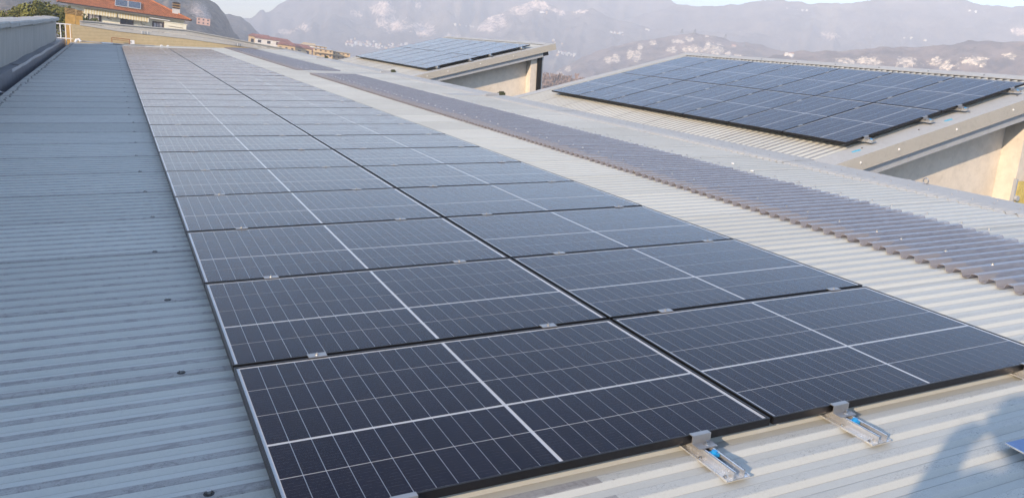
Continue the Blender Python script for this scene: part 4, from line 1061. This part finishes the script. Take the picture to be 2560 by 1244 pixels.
house(12.85, 345, 5, 8, 6.2, .25, M['ochre_wall'], M['white_wall'], 'pale apartment block behind the ochre ones', AG, z=H_(12.85, -.45, 345)-6.2, floors=4, nwin=3, name='apartment_block', cat='apartment block')
q = land_hit(5.4, .07)
house(5.40, 392, 5.6, 5, 2.9, 0, M['pink_wall'], M['red_roof'], 'small pink flat house at the foot of the wooded cliff', None, z=H_(5.4, .02, 392)-1.2, floors=2, nwin=3)
house(-5.62, 120, 2.4, 4, 6.0, .8, M['white_wall'], M['red_roof'], 'house with dark red roof at the far left edge behind the parapet', None, z=-7.0, floors=2, nwin=2, lift=.4)
# specks of far villages: single houses, too small to show parts
ME_FH = [MB().box((-.5, -.5, -.4), (.5, .5, .8)).add([(-.6, -.6, .8), (.6, -.6, .8), (.6, .6, .8), (-.6, .6, .8), (0, -.6, 1.2), (0, .6, 1.2)], [(0, 1, 4), (1, 2, 5, 4), (2, 3, 5), (3, 0, 4, 5)], 1).mesh('village_house', [w_, rr_]) for w_, rr_ in ((M['white_wall'], M['red_roof']), (M['white_wall'], M['white_wall']), (M['ochre_wall'], M['red_roof']))]
r_ = random.Random(21); count = 0
def speck(a, e, s, label, group):
    q = land_hit(a, e)
    if q is None: return
    o = link('village_house', ME_FH[r_.randrange(3)]); sc = s*r_.uniform(.7, 1.3); o.matrix_world = Matrix.Translation(q) @ Matrix.Rotation(r_.uniform(0, 3), 4, 'Z') @ Matrix.Diagonal((sc*r_.uniform(.8, 1.7), sc, sc*r_.uniform(.7, 1.1), 1))
    tag(o, label, 'house', group)
for i in range(120):
    a = r_.uniform(14.5, 20.5) if i < 90 else r_.uniform(20.5, 27.3); base = .02 + (a-14.9)*.055 if a < 22 else .45+(a-22)*.03
    speck(a, base + abs(r_.gauss(0, .20)), 4.0, 'tiny pale house of the far town at the mountain foot', 'houses of the far town')
for (a, e, n, lab) in ((29.55, 1.5, 12, 'tiny pale house in the hamlet just right of the left shed'), (27.9, 4.0, 5, 'tiny pale house high on the spur below its cliffs'), (22.45, 2.45, 8, 'tiny pale house of the hamlet in the notch of the far mountain'), (32.9, 3.38, 9, 'tiny white house in the row on the slope above the limestone hill'), (34.65, 3.75, 2, 'tiny white house alone right of the row on the slope'),
                       (44.5, 3.35, 5, 'tiny pale house at the hollow between the two cliff hills'), (51.5, 5.2, 4, 'tiny white house on the slope above the quarry cliffs'), (44.6, 6.25, 4, 'tiny pale house near the skyline of the plateau'), (54.6, 7.1, 2, 'tiny white house near the skyline at the right'), (28.6, 2.3, 4, 'tiny white house on the slope above the left shed corner')):
    for i in range(n): speck(a+r_.gauss(0, .35), e+r_.gauss(0, .06), 3.0 if e > 2 else 4.0, lab, lab.replace('tiny pale house', 'houses').replace('tiny white house', 'houses'))
q = land_hit(38.9, 3.9)
if q: house(38.9, math.hypot(q.x-CAMP.x, q.y-CAMP.y), 6, 4, 3.0, 1.0, M['white_wall'], M['red_roof'], 'white house on the top of the limestone hill', None, z=q.z-.6, nwin=3)
q = land_hit(40.75, 3.5)
if q: house(40.75, math.hypot(q.x-CAMP.x, q.y-CAMP.y), 7, 5, 3, 1.5, M['pink_wall'], M['red_roof'], 'pinkish house on the right shoulder of the limestone hill', None, z=q.z, nwin=3)
